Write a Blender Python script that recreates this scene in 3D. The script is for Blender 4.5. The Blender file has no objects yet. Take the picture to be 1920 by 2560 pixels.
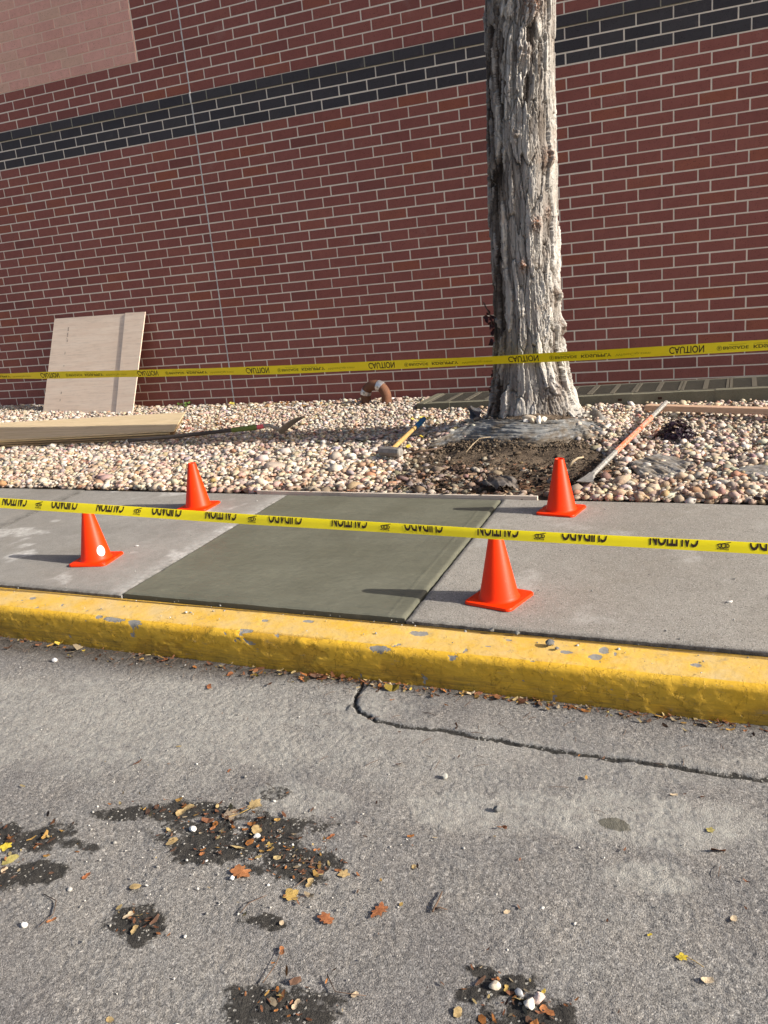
import bpy, bmesh, math, random
import numpy as np
from mathutils import Vector, Matrix

random.seed(11)
rng = np.random.default_rng(11)
scene = bpy.context.scene
COL = scene.collection
PI = math.pi

# ------------------------------------------------------------------ camera
cam_d = bpy.data.cameras.new('camera')
cam = bpy.data.objects.new('camera', cam_d)
COL.objects.link(cam)
CAM_LOC = (5.45206, -8.37535, 1.28794)
AX = ((0.92159042, 0.3766382, -0.09388701),
      (-0.01847251, 0.28415644, 0.95859996),
      (0.38772396, -0.88170221, 0.2688333))
M = Matrix(AX).transposed().to_4x4()
M.translation = CAM_LOC
cam.matrix_world = M
cam_d.sensor_fit = 'VERTICAL'
cam_d.sensor_height = 24.0
cam_d.sensor_width = 18.0
cam_d.lens = 24.0 * 2100 / 2560
cam_d.clip_start = 0.05
cam_d.clip_end = 600
scene.camera = cam

# ------------------------------------------------------------------ world, sun, exposure
SUN_EL, SUN_AZ = math.radians(26.0), math.radians(0.2)     # azimuth measured from +X towards +Y
world = bpy.data.worlds.new('World')
scene.world = world
world.use_nodes = True
wn = world.node_tree
wn.nodes.clear()
sky = wn.nodes.new('ShaderNodeTexSky')
sky.sky_type = 'NISHITA'
sky.sun_disc = False
sky.sun_elevation = SUN_EL
sky.sun_rotation = PI / 2 - SUN_AZ
sky.altitude = 200
sky.air_density = 0.75
sky.dust_density = 3.5
sky.ozone_density = 0.0
bg = wn.nodes.new('ShaderNodeBackground')
bg.inputs['Strength'].default_value = 0.10
wo = wn.nodes.new('ShaderNodeOutputWorld')
wn.links.new(sky.outputs[0], bg.inputs['Color'])
wn.links.new(bg.outputs[0], wo.inputs['Surface'])

sun_d = bpy.data.lights.new('sun', 'SUN')
sun_d.energy = 4.6
sun_d.angle = math.radians(0.53)
sun_d.color = (1.0, 0.93, 0.82)
sun = bpy.data.objects.new('sun', sun_d)
COL.objects.link(sun)
sd = Vector((math.cos(SUN_EL) * math.cos(SUN_AZ), math.cos(SUN_EL) * math.sin(SUN_AZ), math.sin(SUN_EL)))
sun.rotation_euler = sd.to_track_quat('Z', 'Y').to_euler()
sun.location = sd * 20

scene.view_settings.view_transform = 'Standard'
scene.view_settings.look = 'None'
scene.view_settings.gamma = 1.0
scene.view_settings.exposure = 0.66
scene.view_settings.use_curve_mapping = False
scene.render.engine = 'CYCLES'
scene.cycles.max_bounces = 6
scene.cycles.use_denoising = True

# ------------------------------------------------------------------ numpy noise
def sm(x):
    x = np.clip(x, 0, 1)
    return x * x * (3 - 2 * x)

def hsh(ix, iy, k=0):
    ix = ix.astype(np.int64); iy = iy.astype(np.int64)
    h = (ix * 374761393 + iy * 668265263 + k * 974711 + 1013904223) & 0xffffffff
    h = ((h ^ (h >> 13)) * 1274126177) & 0xffffffff
    h = ((h ^ (h >> 15)) * 2246822519) & 0xffffffff
    return ((h ^ (h >> 16)) & 0xffffff) / float(0xffffff)

def vnoise(x, y, k=0):
    x = np.asarray(x, float); y = np.asarray(y, float)
    x0 = np.floor(x); y0 = np.floor(y)
    fx = x - x0; fy = y - y0
    fx = fx * fx * (3 - 2 * fx); fy = fy * fy * (3 - 2 * fy)
    a = hsh(x0, y0, k); b = hsh(x0 + 1, y0, k); c = hsh(x0, y0 + 1, k); d = hsh(x0 + 1, y0 + 1, k)
    return (a * (1 - fx) + b * fx) * (1 - fy) + (c * (1 - fx) + d * fx) * fy

def fbm(x, y, k=0, o=4):
    s = 0; a = 1; t = 0
    for i in range(o):
        s = s + a * vnoise(x * 2 ** i, y * 2 ** i, k + i * 17); t += a; a *= .5
    return s / t

def voro(x, y, k=0):
    """F1, F2, id of nearest cell and offset to it"""
    x0 = np.floor(x); y0 = np.floor(y)
    f1 = np.full(x.shape, 9.0); f2 = np.full(x.shape, 9.0)
    cid = np.zeros(x.shape); ox = np.zeros(x.shape); oy = np.zeros(x.shape)
    for i in (-1, 0, 1):
        for j in (-1, 0, 1):
            cx = x0 + i; cy = y0 + j
            px = cx + .1 + .8 * hsh(cx, cy, k); py = cy + .1 + .8 * hsh(cx, cy, k + 5)
            dx = x - px; dy = y - py; d = np.sqrt(dx * dx + dy * dy)
            c = d < f1
            f2 = np.where(c, f1, np.minimum(f2, d))
            cid = np.where(c, hsh(cx, cy, k + 9), cid)
            ox = np.where(c, dx, ox); oy = np.where(c, dy, oy)
            f1 = np.where(c, d, f1)
    return f1, f2, cid, ox, oy

def project(P):
    """world points (n,3) -> photograph coordinates in 0..1 and depth (used only to choose which pieces are built in detail)"""
    q = (np.asarray(P, float) - np.array(CAM_LOC)) @ np.array(AX).T
    z = -q[:, 2]
    zz = np.where(np.abs(z) < 1e-6, 1e-6, z)
    return .5 + 2100 * q[:, 0] / zz / 1920, .5 - 2100 * q[:, 1] / zz / 2560, z

# ------------------------------------------------------------------ mesh helpers
def mesh_np(name, V, F, smooth=True):
    """V (n,3), F list of lists or (m,k) array"""
    me = bpy.data.meshes.new(name)
    V = np.ascontiguousarray(V, dtype=np.float32)
    me.vertices.add(len(V)); me.vertices.foreach_set('co', V.ravel())
    if isinstance(F, np.ndarray):
        m, k = F.shape
        me.loops.add(m * k); me.polygons.add(m)
        me.loops.foreach_set('vertex_index', np.ascontiguousarray(F, dtype=np.int32).ravel())
        me.polygons.foreach_set('loop_start', np.arange(0, m * k, k, dtype=np.int32))
    else:
        li = [i for f in F for i in f]
        st = np.cumsum([0] + [len(f) for f in F[:-1]]).astype(np.int32)
        me.loops.add(len(li)); me.polygons.add(len(F))
        me.loops.foreach_set('vertex_index', np.array(li, dtype=np.int32))
        me.polygons.foreach_set('loop_start', st)
    me.update(calc_edges=True)
    me.polygons.foreach_set('use_smooth', np.full(len(me.polygons), bool(smooth)))
    return me

def fattr(me, name, vals, dom='POINT'):
    a = me.attributes.new(name, 'FLOAT', dom)
    a.data.foreach_set('value', np.ascontiguousarray(vals, dtype=np.float32).ravel())

def cattr(me, name, cols, dom='FACE'):
    a = me.attributes.new(name, 'FLOAT_COLOR', dom)
    c = np.ones((len(cols), 4), np.float32); c[:, :3] = cols
    a.data.foreach_set('color', c.ravel())

def link(name, me, mat=None, parent=None, **props):
    o = bpy.data.objects.new(name, me)
    COL.objects.link(o)
    if mat is not None and me is not None and not me.materials:
        me.materials.append(mat)
    if parent is not None:
        o.parent = parent
    for k, v in props.items():
        o[k] = v
    return o

def thing(name, label, cat, loc=(0, 0, 0), rz=0.0, group=None):
    o = bpy.data.objects.new(name, None)
    COL.objects.link(o)
    o.empty_display_size = .1
    o.location = loc; o.rotation_euler = (0, 0, rz)
    o['label'] = label; o['category'] = cat
    if group: o['group'] = group
    return o

def grid_faces(nu, nv, wrap=False):
    i = np.arange(nu - 1 if not wrap else nu); j = np.arange(nv - 1)
    I, J = np.meshgrid(i, j, indexing='ij')
    I2 = (I + 1) % nu
    return np.stack([I * nv + J, I2 * nv + J, I2 * nv + J + 1, I * nv + J + 1], -1).reshape(-1, 4)

class Geo:
    """collects boxes, tubes and prisms into one mesh"""
    def __init__(s): s.v = []; s.f = []
    def add(s, V, F):
        b = len(s.v); s.v += [tuple(map(float, p)) for p in V]; s.f += [[b + i for i in f] for f in F]; return s
    def box(s, c, size, rot=None):
        hx, hy, hz = [a / 2 for a in size]
        V = [Vector((x, y, z)) for x in (-hx, hx) for y in (-hy, hy) for z in (-hz, hz)]
        if rot is not None: V = [rot @ v for v in V]
        V = [v + Vector(c) for v in V]
        return s.add(V, [[0, 1, 3, 2], [4, 6, 7, 5], [0, 4, 5, 1], [2, 3, 7, 6], [0, 2, 6, 4], [1, 5, 7, 3]])
    def cbox(s, c, size, b=.003, rot=None):
        """box with chamfered edges"""
        bm = bmesh.new(); bmesh.ops.create_cube(bm, size=1)
        for v in bm.verts: v.co = Vector((v.co.x * size[0], v.co.y * size[1], v.co.z * size[2]))
        bmesh.ops.bevel(bm, geom=bm.edges[:], offset=b, segments=1, affect='EDGES')
        V = [v.co.copy() for v in bm.verts]
        if rot is not None: V = [rot @ v for v in V]
        F = [[v.index for v in f.verts] for f in bm.faces]; bm.free()
        return s.add([v + Vector(c) for v in V], F)
    def tube(s, pts, rad, n=10, cap=True, flat=1.0):
        pts = [Vector(p) for p in pts]
        if not hasattr(rad, '__len__'): rad = [rad] * len(pts)
        rings = []; up = Vector((0, 0, 1)); prev = None
        for i, p in enumerate(pts):
            d = (pts[min(i + 1, len(pts) - 1)] - pts[max(i - 1, 0)]).normalized()
            if prev is None:
                a = d.cross(up)
                if a.length < .05: a = d.cross(Vector((1, 0, 0)))
                a.normalize()
            else:
                a = (prev - d * prev.dot(d)).normalized()
            prev = a; b = d.cross(a)
            rings.append([p + (a * math.cos(t) + b * math.sin(t) * flat) * rad[i] for t in [2 * PI * k / n for k in range(n)]])
        V = [v for r in rings for v in r]; F = []
        for i in range(len(pts) - 1):
            for k in range(n):
                F.append([i * n + k, i * n + (k + 1) % n, (i + 1) * n + (k + 1) % n, (i + 1) * n + k])
        if cap:
            F.append(list(range(n))[::-1]); F.append([(len(pts) - 1) * n + k for k in range(n)])
        return s.add(V, F)
    def lathe(s, prof, n=40, c=(0, 0, 0), close=False):
        V = [(c[0] + r * math.cos(2 * PI * k / n), c[1] + r * math.sin(2 * PI * k / n), c[2] + z) for r, z in prof for k in range(n)]
        F = [[i * n + k, i * n + (k + 1) % n, (i + 1) * n + (k + 1) % n, (i + 1) * n + k] for i in range(len(prof) - 1) for k in range(n)]
        return s.add(V, F)
    def prism(s, poly, z0, z1):
        n = len(poly)
        V = [(x, y, z0) for x, y in poly] + [(x, y, z1) for x, y in poly]
        F = [list(range(n))[::-1], [n + i for i in range(n)]] + [[i, (i + 1) % n, n + (i + 1) % n, n + i] for i in range(n)]
        return s.add(V, F)
    def slab4(s, top, th):
        """four top corners, given thickness along the normal"""
        a, b, c, d = [Vector(p) for p in top]
        nrm = (b - a).cross(d - a).normalized()
        if nrm.z < 0: nrm = -nrm
        V = [a, b, c, d] + [p - nrm * th for p in (a, b, c, d)]
        return s.add(V, [[0, 1, 2, 3], [7, 6, 5, 4], [0, 4, 5, 1], [1, 5, 6, 2], [2, 6, 7, 3], [3, 7, 4, 0]])
    def mesh(s, name='m', smooth=False):
        me = mesh_np(name, np.array(s.v), s.f, smooth)
        bm = bmesh.new(); bm.from_mesh(me); bmesh.ops.recalc_face_normals(bm, faces=bm.faces[:]); bm.to_mesh(me); bm.free()
        return me
    def obj(s, name, mat, parent=None, smooth=False, angle=None, **props):
        me = s.mesh(name, smooth)
        if angle: me.set_sharp_from_angle(angle=math.radians(angle))
        return link(name, me, mat, parent, **props)

# ------------------------------------------------------------------ materials
class Mat:
    def __init__(s, name, rough=.8, spec=.3):
        s.m = bpy.data.materials.new(name); s.m.use_nodes = True
        s.nt = s.m.node_tree; s.b = s.nt.nodes['Principled BSDF']
        s.b.inputs['Roughness'].default_value = rough
        s.b.inputs['Specular IOR Level'].default_value = spec
    def n(s, typ, props=None, **ins):
        nd = s.nt.nodes.new(typ)
        for k, v in (props or {}).items(): setattr(nd, k, v)
        for k, v in ins.items():
            k = k.replace('_', ' ')
            sock = nd.inputs[int(k[1:])] if k[0] == 'i' and k[1:].isdigit() else nd.inputs[k]
            s.put(sock, v)
        return nd
    def put(s, sock, v):
        if isinstance(v, bpy.types.NodeSocket): s.nt.links.new(v, sock)
        elif hasattr(v, '__len__') and sock.type == 'RGBA': sock.default_value = (*v[:3], 1)
        else: sock.default_value = v
    def coord(s, scale=(1, 1, 1), rot=(0, 0, 0), which='Object', add=None):
        v = s.n('ShaderNodeTexCoord').outputs[which]
        if add is not None: v = s.n('ShaderNodeVectorMath', {'operation': 'ADD'}, i0=v, i1=add).outputs[0]
        return s.n('ShaderNodeMapping', Vector=v, Scale=scale, Rotation=rot).outputs[0]
    def noise(s, vec, scale, detail=4, rough=.55, out=0, dist=0.0):
        return s.n('ShaderNodeTexNoise', Vector=vec, Scale=scale, Detail=detail, Roughness=rough, Distortion=dist).outputs[out]
    def vor(s, vec, scale, feature='F1', out='Distance', rnd=1.0):
        return s.n('ShaderNodeTexVoronoi', {'feature': feature}, Vector=vec, Scale=scale, Randomness=rnd).outputs[out]
    def ramp(s, fac, *stops):
        nd = s.n('ShaderNodeValToRGB', Fac=fac); cr = nd.color_ramp
        while len(cr.elements) < len(stops): cr.elements.new(.5)
        for e, (p, c) in zip(cr.elements, stops):
            e.position = p; e.color = (*c, 1) if hasattr(c, '__len__') else (c, c, c, 1)
        return nd.outputs[0]
    def mr(s, v, a, b, c=0.0, d=1.0):
        return s.n('ShaderNodeMapRange', Value=v, From_Min=a, From_Max=b, To_Min=c, To_Max=d).outputs[0]
    def mix(s, fac, a, b, mode='MIX'):
        nd = s.n('ShaderNodeMix', {'data_type': 'RGBA', 'blend_type': mode})
        s.put(nd.inputs[0], fac); s.put(nd.inputs[6], a); s.put(nd.inputs[7], b)
        return nd.outputs[2]
    def math(s, op, a, b=0.0):
        nd = s.n('ShaderNodeMath', {'operation': op}); s.put(nd.inputs[0], a); s.put(nd.inputs[1], b); return nd.outputs[0]
    def attr(s, name, out='Fac'):
        return s.n('ShaderNodeAttribute', {'attribute_name': name}).outputs[out]
    def rand(s):
        return s.n('ShaderNodeObjectInfo').outputs['Random']
    def base(s, c): s.put(s.b.inputs['Base Color'], c); return s
    def rough(s, v): s.put(s.b.inputs['Roughness'], v); return s
    def bump(s, h, strength=.5, dist=.01):
        prev = s.b.inputs['Normal'].links
        nd = s.n('ShaderNodeBump', Height=h, Strength=strength, Distance=dist)
        if prev: s.nt.links.new(prev[0].from_socket, nd.inputs['Normal'])
        s.nt.links.new(nd.outputs[0], s.b.inputs['Normal']); return s

def plain(name, col, rough=.6, var=.15, scale=30, spec=.3, bump=0.0, bscale=60):
    m = Mat(name, rough, spec); c = m.coord()
    f = m.noise(c, scale, 5)
    m.base(m.mix(f, tuple(x * (1 - var) for x in col), tuple(min(1, x * (1 + var)) for x in col)))
    if bump: m.bump(m.noise(c, bscale, 4), bump, .004)
    return m.m

def mk_asphalt():
    m = Mat('asphalt', .85, .25); c = m.coord()
    cells = m.vor(c, 150, out='Color')
    v = m.n('ShaderNodeSeparateColor', Color=cells).outputs[0]
    agg = m.ramp(v, (0, (.075, .072, .068)), (.25, (.19, .182, .172)), (.75, (.30, .287, .268)), (.95, (.43, .415, .39)), (1, (.60, .58, .55)))
    fine = m.n('ShaderNodeSeparateColor', Color=m.vor(c, 420, out='Color')).outputs[1]
    agg = m.mix(.55, agg, m.ramp(fine, (0, (.055, .055, .056)), (.3, (.19, .186, .18)), (.7, (.26, .252, .243)), (1, (.50, .485, .465))))
    big = m.noise(c, 1.6, 5, .6)
    agg = m.mix(m.mr(big, .38, .66), agg, m.mix(1.0, agg, (.74, .735, .76), 'MULTIPLY'))
    mid = m.noise(c, 9, 5, .6)
    agg = m.mix(m.mr(mid, .35, .75, 0, .6), agg, m.mix(1.0, agg, (1.18, 1.12, 1.05), 'MULTIPLY'))
    dust = m.math('MULTIPLY', m.attr('pale'), m.mr(m.noise(c, 28, 6, .7), .3, .7))
    agg = m.mix(dust, agg, (.43, .42, .385))
    dn = m.noise(c, 48, 7, .75)
    dk = m.mr(m.math('ADD', m.attr('dark'), m.math('MULTIPLY', m.math('SUBTRACT', dn, .5), 1.7)), .36, .60)
    speck = m.mr(m.n('ShaderNodeSeparateColor', Color=m.vor(c, 190, out='Color')).outputs[2], .965, .98)
    soil = m.mix(speck, m.mix(m.noise(c, 120, 3), (.012, .011, .010), (.05, .046, .04)), (.42, .40, .36))
    agg = m.mix(m.math('MULTIPLY', dk, .93), agg, soil)
    dirt = m.math('MULTIPLY', m.attr('dirt'), m.mr(m.noise(c, 22, 6, .75), .22, .50))
    agg = m.mix(dirt, agg, m.mix(m.noise(c, 150, 3), (.035, .029, .024), (.13, .112, .095)))
    wet = m.mr(m.math('ADD', m.attr('wet'), m.math('MULTIPLY', m.math('SUBTRACT', dn, .5), 1.5)), .45, .65)
    agg = m.mix(m.math('MULTIPLY', wet, .8), agg, (.10, .095, .07))
    m.base(agg)
    m.bump(m.mr(m.noise(c, 240, 2, .6), .38, .55), .65, .003)
    m.bump(m.noise(c, 420, 3, .7), .45, .002)
    return m.m

def mk_concrete(name, a, b, sp, grain=1.0):
    m = Mat(name, .85, .2); c = m.coord()
    col = m.mix(m.mr(m.noise(c, 2.2, 6, .62), .36, .64), a, b)
    col = m.mix(m.mr(m.noise(c, 1.1, 6, .68), .47, .70, 0, .80), col, tuple(x * y for x, y in zip(a, (.70, .66, .60))))
    col = m.mix(m.mr(m.noise(c, 14, 6, .7), .4, .75, 0, .5), col, tuple(x * .72 for x in a))
    g = m.n('ShaderNodeSeparateColor', Color=m.vor(c, 260, out='Color')).outputs[0]
    col = m.mix(m.mr(g, .86, .9, 0, .75 * grain), col, tuple(x * .38 for x in a))
    g2 = m.n('ShaderNodeSeparateColor', Color=m.vor(c, 300, out='Color')).outputs[1]
    col = m.mix(m.mr(g2, .9, .93, 0, .6 * grain), col, sp)
    st = m.math('MULTIPLY', m.attr('stain'), m.mr(m.noise(c, 30, 6, .7), .3, .65))
    col = m.mix(st, col, (.60, .59, .57))
    e = m.math('MULTIPLY', m.attr('edge'), m.mr(m.noise(c, 25, 5, .7), .3, .6))
    col = m.mix(e, col, tuple(x * .3 for x in a))
    m.base(col)
    m.bump(m.noise(c, 180, 4, .7), .6 * grain, .003)
    m.bump(m.vor(c, 240), .45 * grain, .002)
    return m.m

def mk_fresh():
    m = Mat('fresh_concrete', .62, .35); c = m.coord()
    n1 = m.noise(c, 2.5, 5, .6)
    col = m.mix(m.mr(n1, .3, .7), (.128, .129, .097), (.158, .158, .121))
    col = m.mix(m.mr(m.noise(c, 30, 4), .62, .8, 0, .5), col, (.12, .118, .09))
    tr = m.noise(m.coord((3, 26, 26), (0, 0, math.radians(-33))), 1.0, 5, .65)
    col = m.mix(m.mr(tr, .35, .65), m.mix(1.0, col, (.94, .94, .94), 'MULTIPLY'), m.mix(1.0, col, (1.05, 1.05, 1.04), 'MULTIPLY'))
    pits = m.mr(m.vor(c, 16), .03, .045, 1, 0)
    col = m.mix(m.math('MULTIPLY', pits, .8), col, (.05, .05, .04))
    m.base(col)
    m.rough(m.mr(n1, .3, .7, .5, .75))
    br = m.coord((6, 130, 40), (0, 0, math.radians(-33)))
    m.bump(m.noise(br, 1.0, 4, .65), .6, .003)
    m.bump(m.noise(c, 110, 4, .6), .35, .002)
    m.bump(m.noise(c, 7, 3), .3, .012)
    return m.m

def mk_kerb():
    m = Mat('yellow_kerb_paint', .62, .35); c = m.coord()
    streak = m.coord((3, 3, 40))
    col = m.mix(m.mr(m.noise(c, 5, 6, .65), .3, .7), (.72, .41, .022), (.78, .48, .05))
    col = m.mix(m.math('MULTIPLY', m.attr('top'), m.mr(m.noise(c, 7, 7, .72), .36, .66, .12, .85)), col, (.66, .50, .25))
    col = m.mix(m.math('MULTIPLY', m.attr('old'), .6), col, (.46, .25, .02))
    dirt = m.math('MULTIPLY', m.attr('dirt'), m.mr(m.noise(streak, 2.2, 7, .75), .32, .60))
    col = m.mix(m.math('MULTIPLY', dirt, .75), col, m.mix(m.noise(c, 30, 4), (.13, .095, .03), (.30, .20, .04)))
    col = m.mix(m.mr(m.noise(m.coord((5, 5, 14)), 2.0, 6, .75), .60, .70, 0, .55), col, (.25, .22, .17))
    chip = m.math('ADD', m.attr('chip'), m.math('MULTIPLY', m.math('SUBTRACT', m.noise(c, 42, 7, .72), .5), 1.5))
    col = m.mix(m.mr(chip, .56, .60), col, m.mix(m.noise(c, 60, 4), (.20, .195, .18), (.36, .345, .315)))
    sp = m.n('ShaderNodeSeparateColor', Color=m.vor(c, 90, out='Color')).outputs[0]
    sz = m.mr(m.vor(c, 90), .12, .2, 1, 0)
    col = m.mix(m.math('MULTIPLY', m.mr(sp, .955, .965), sz), col, (.15, .14, .12))
    lip_shade = m.attr('lip_shade')
    col = m.mix(m.math('MULTIPLY', lip_shade, m.mr(m.noise(c, 18, 5, .7), .15, .45)), col, (.30, .19, .055))  # brown strip painted in for the front tape's shadow along the kerb back
    m.base(col)
    m.bump(m.noise(c, 55, 5, .65), .45, .005)
    fl = m.noise(c, 9, 6, .62, dist=.4)
    m.bump(m.math('MULTIPLY', m.mr(fl, .495, .505), m.attr('face')), .9, .004)
    fl2 = m.noise(c, 17, 5, .6, dist=.3)
    m.bump(m.math('MULTIPLY', m.mr(fl2, .55, .56), m.attr('face')), .7, .003)
    m.bump(m.mr(chip, .54, .60, 1, 0), .5, .003)
    m.bump(m.noise(m.coord((6, 6, 55)), 1.0, 5, .7), .35, .004)
    return m.m

def mk_brick(name, stops, dirt=(.2, .16, .14)):
    m = Mat(name, .8, .2)
    rnd = m.math('FRACT', m.math('ADD', m.rand(), m.attr('tone')))
    off = m.n('ShaderNodeCombineXYZ', X=m.math('MULTIPLY', rnd, 37.0), Y=m.math('MULTIPLY', rnd, 11.0), Z=0.0).outputs[0]
    c = m.coord(add=off)
    col = m.ramp(rnd, *stops)
    n = m.noise(c, 14, 5, .6)
    col = m.mix(m.mr(n, .3, .75, 0, .45), col, m.mix(1.0, col, (.72, .68, .68), 'MULTIPLY'))
    wp = m.n('ShaderNodeNewGeometry').outputs['Position']
    col = m.mix(m.mr(m.noise(wp, .9, 5, .6), .35, .65, 0, .35), col, m.mix(1.0, col, (.78, .76, .76), 'MULTIPLY'))
    col = m.mix(m.mr(m.noise(wp, 3.3, 6, .7), .60, .78, 0, .16), col, (.5, .44, .40))
    sp = m.n('ShaderNodeSeparateColor', Color=m.vor(c, 160, out='Color')).outputs[0]
    col = m.mix(m.mr(sp, .93, .97, 0, .45), col, tuple(x * .35 for x in stops[0][1]))
    m.base(col)
    m.bump(m.noise(c, 120, 4, .65), .35, .002)
    m.bump(m.noise(m.coord((60, 1, 6), add=off), 1.0, 3), .25, .0015)
    return m.m

def mk_tint(name, rough=.75, spec=.3, var=.25, scale=60, bump=.3, att='tint', trans=0.0):
    m = Mat(name, rough, spec); c = m.coord()
    col = m.attr(att, 'Color')
    f = m.mr(m.noise(c, scale, 4, .6), .3, .7)
    m.base(m.mix(f, m.mix(1.0, col, (1 - var,) * 3, 'MULTIPLY'), m.mix(1.0, col, (1 + var * .5,) * 3, 'MULTIPLY')))
    if bump: m.bump(m.noise(c, scale * 2, 4, .65), bump, .004)
    return m.m

def mk_wood(name, a, b, axis='X', stretch=18, rough=.7, dirt=.3):
    m = Mat(name, rough, .25)
    sc = {'X': (1.2, stretch, stretch), 'Y': (stretch, 1.2, stretch), 'Z': (stretch, stretch, 1.2)}[axis]
    c = m.coord(sc); c1 = m.coord()
    g = m.noise(c, 1.4, 6, .6, dist=.6)
    col = m.mix(m.mr(g, .3, .7), a, b)
    w = m.noise(c, 5.0, 4, .7)
    col = m.mix(m.mr(w, .5, .72, 0, .45), col, tuple(x * .62 for x in a))
    col = m.mix(m.mr(m.noise(c1, 5, 5, .7), .55, .75, 0, dirt), col, tuple(x * .45 for x in a))
    m.base(col)
    m.bump(g, .25, .003)
    return m.m

def mk_metal(name, a, b, rough=.5, metal=.6, scale=40):
    m = Mat(name, rough, .4); c = m.coord()
    m.b.inputs['Metallic'].default_value = metal
    f = m.mr(m.noise(c, scale, 6, .7), .35, .65)
    m.base(m.mix(f, a, b)); m.rough(m.mr(f, 0, 1, rough * .8, min(1, rough * 1.3)))
    m.bump(m.noise(c, scale * 3, 4), .3, .002)
    return m.m

def mk_bark():
    m = Mat('bark', .9, .15); c = m.coord()
    pid = m.attr('plate')
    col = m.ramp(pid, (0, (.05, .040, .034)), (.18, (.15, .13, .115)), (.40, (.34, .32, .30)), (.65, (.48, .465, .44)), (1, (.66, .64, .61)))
    fib = m.noise(m.coord((45, 45, 5)), 1.0, 6, .7)
    col = m.mix(m.mr(fib, .35, .7, 0, .75), col, m.mix(1.0, col, (.52, .48, .44), 'MULTIPLY'))
    col = m.mix(m.mr(m.noise(c, 6, 5, .65), .55, .72, 0, .6), col, (.30, .24, .19))
    red = m.attr('knot')
    col = m.mix(m.math('MULTIPLY', red, m.mr(m.noise(c, 70, 4, .7), .4, .6)), col, (.20, .085, .045))
    m.base(col)
    m.bump(m.noise(m.coord((70, 70, 9)), 1.0, 5, .7), .7, .006)
    m.bump(m.noise(c, 160, 4, .7), .4, .002)
    return m.m

def mk_fabric(name='landscape_fabric', a=(.105, .11, .112), b=(.30, .305, .305), dirt=(.13, .105, .078)):
    m = Mat(name, .6, .35); c = m.coord()
    col = m.mix(m.mr(m.noise(m.coord((4, 20, 75)), 1.0, 6, .7), .36, .64), a, b)
    col = m.mix(m.mr(m.noise(c, 7, 6, .72), .42, .60, 0, .95), col, dirt)
    mud = m.mr(m.math('ADD', m.attr('mud'), m.math('MULTIPLY', m.math('SUBTRACT', m.noise(c, 18, 6, .7), .5), 1.3)), .45, .7)
    col = m.mix(mud, col, m.mix(m.noise(c, 60, 4), tuple(x * .6 for x in dirt), tuple(x * 1.3 for x in dirt)))
    m.base(col)
    m.bump(m.noise(m.coord((10, 80, 60)), 1.0, 5), .5, .006)
    return m.m

A_ASPHALT = mk_asphalt()
A_CONC = mk_concrete('old_concrete', (.282, .264, .236), (.365, .347, .318), (.52, .50, .47))
A_CONC_L = mk_concrete('worn_concrete', (.255, .243, .224), (.345, .332, .310), (.5, .48, .46), .45)
A_CURB = mk_concrete('mossy_concrete', (.175, .17, .125), (.24, .23, .175), (.3, .28, .24), .6)
A_FRESH = mk_fresh()
A_KERB = mk_kerb()
RED = ((0, (0.279, 0.106, 0.090)), (.02, (0.225, 0.088, 0.078)), (.06, (0.293, 0.110, 0.095)), (.4, (0.320, 0.122, 0.103)), (.65, (0.293, 0.108, 0.092)), (.88, (0.329, 0.126, 0.103)), (.965, (0.338, 0.117, 0.078)), (1, (0.306, 0.117, 0.097)))
A_BRICK = mk_brick('red_brick', RED)
A_DARK = mk_brick('black_brick', ((0, (.056, .055, .064)), (.5, (.074, .072, .080)), (1, (.064, .062, .072))))
A_PAINT = mk_brick('painted_brick', ((0, (.76, .42, .345)), (.4, (.82, .465, .385)), (.7, (.77, .50, .385)), (1, (.82, .45, .375))))
A_MORTAR = plain('mortar', (.78, .71, .61), .9, .16, 25, bump=.4)
A_MORTAR_P = plain('painted_mortar', (.74, .54, .43), .9, .1, 25, bump=.3)
A_MORTAR_D = plain('stained_mortar', (.34, .325, .25), .9, .2, 25, bump=.3)
A_SEAL = plain('joint_sealant', (.60, .61, .60), .6, .35, 18)
A_SOIL = None
A_TINT = mk_tint('river_stone', .85, .15, .18, 55, .3)
A_CLOD = mk_tint('soil_crumb', .95, .1, .3, 90, .5)
A_LITTER = mk_tint('dry_leaf_bits', .8, .2, .25, 120, .2)
A_BARK = mk_bark()
A_PLY = mk_wood('pale_plywood', (.74, .585, .465), (.82, .69, .57), 'X', 14, .7, .12)
A_PLY2 = mk_wood('weathered_plywood', (.58, .45, .27), (.71, .575, .385), 'X', 16, .75, .3)
A_PLYEDGE = mk_wood('plywood_edge', (.55, .40, .20), (.72, .56, .32), 'X', 60, .75, .5)
A_PLYDIRTY = mk_wood('stained_plywood_edge', (.20, .14, .085), (.40, .28, .15), 'X', 60, .75, .6)
A_LUMBER = mk_wood('fresh_lumber', (.56, .37, .25), (.66, .46, .33), 'X', 30, .65, .15)
A_FORM = mk_wood('form_board_wood', (.55, .47, .39), (.68, .59, .50), 'X', 30, .8, .7)
A_FABRIC = mk_fabric()
A_FABRIC2 = mk_fabric('dusty_fabric', (.20, .185, .165), (.38, .37, .36), (.20, .165, .125))
A_FABRIC_D = mk_fabric('dark_fabric', (.075, .08, .095), (.13, .135, .15), (.10, .09, .08))
A_CLOTH = mk_fabric('muddy_cloth', (.075, .066, .06), (.15, .135, .125), (.10, .075, .055))
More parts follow.
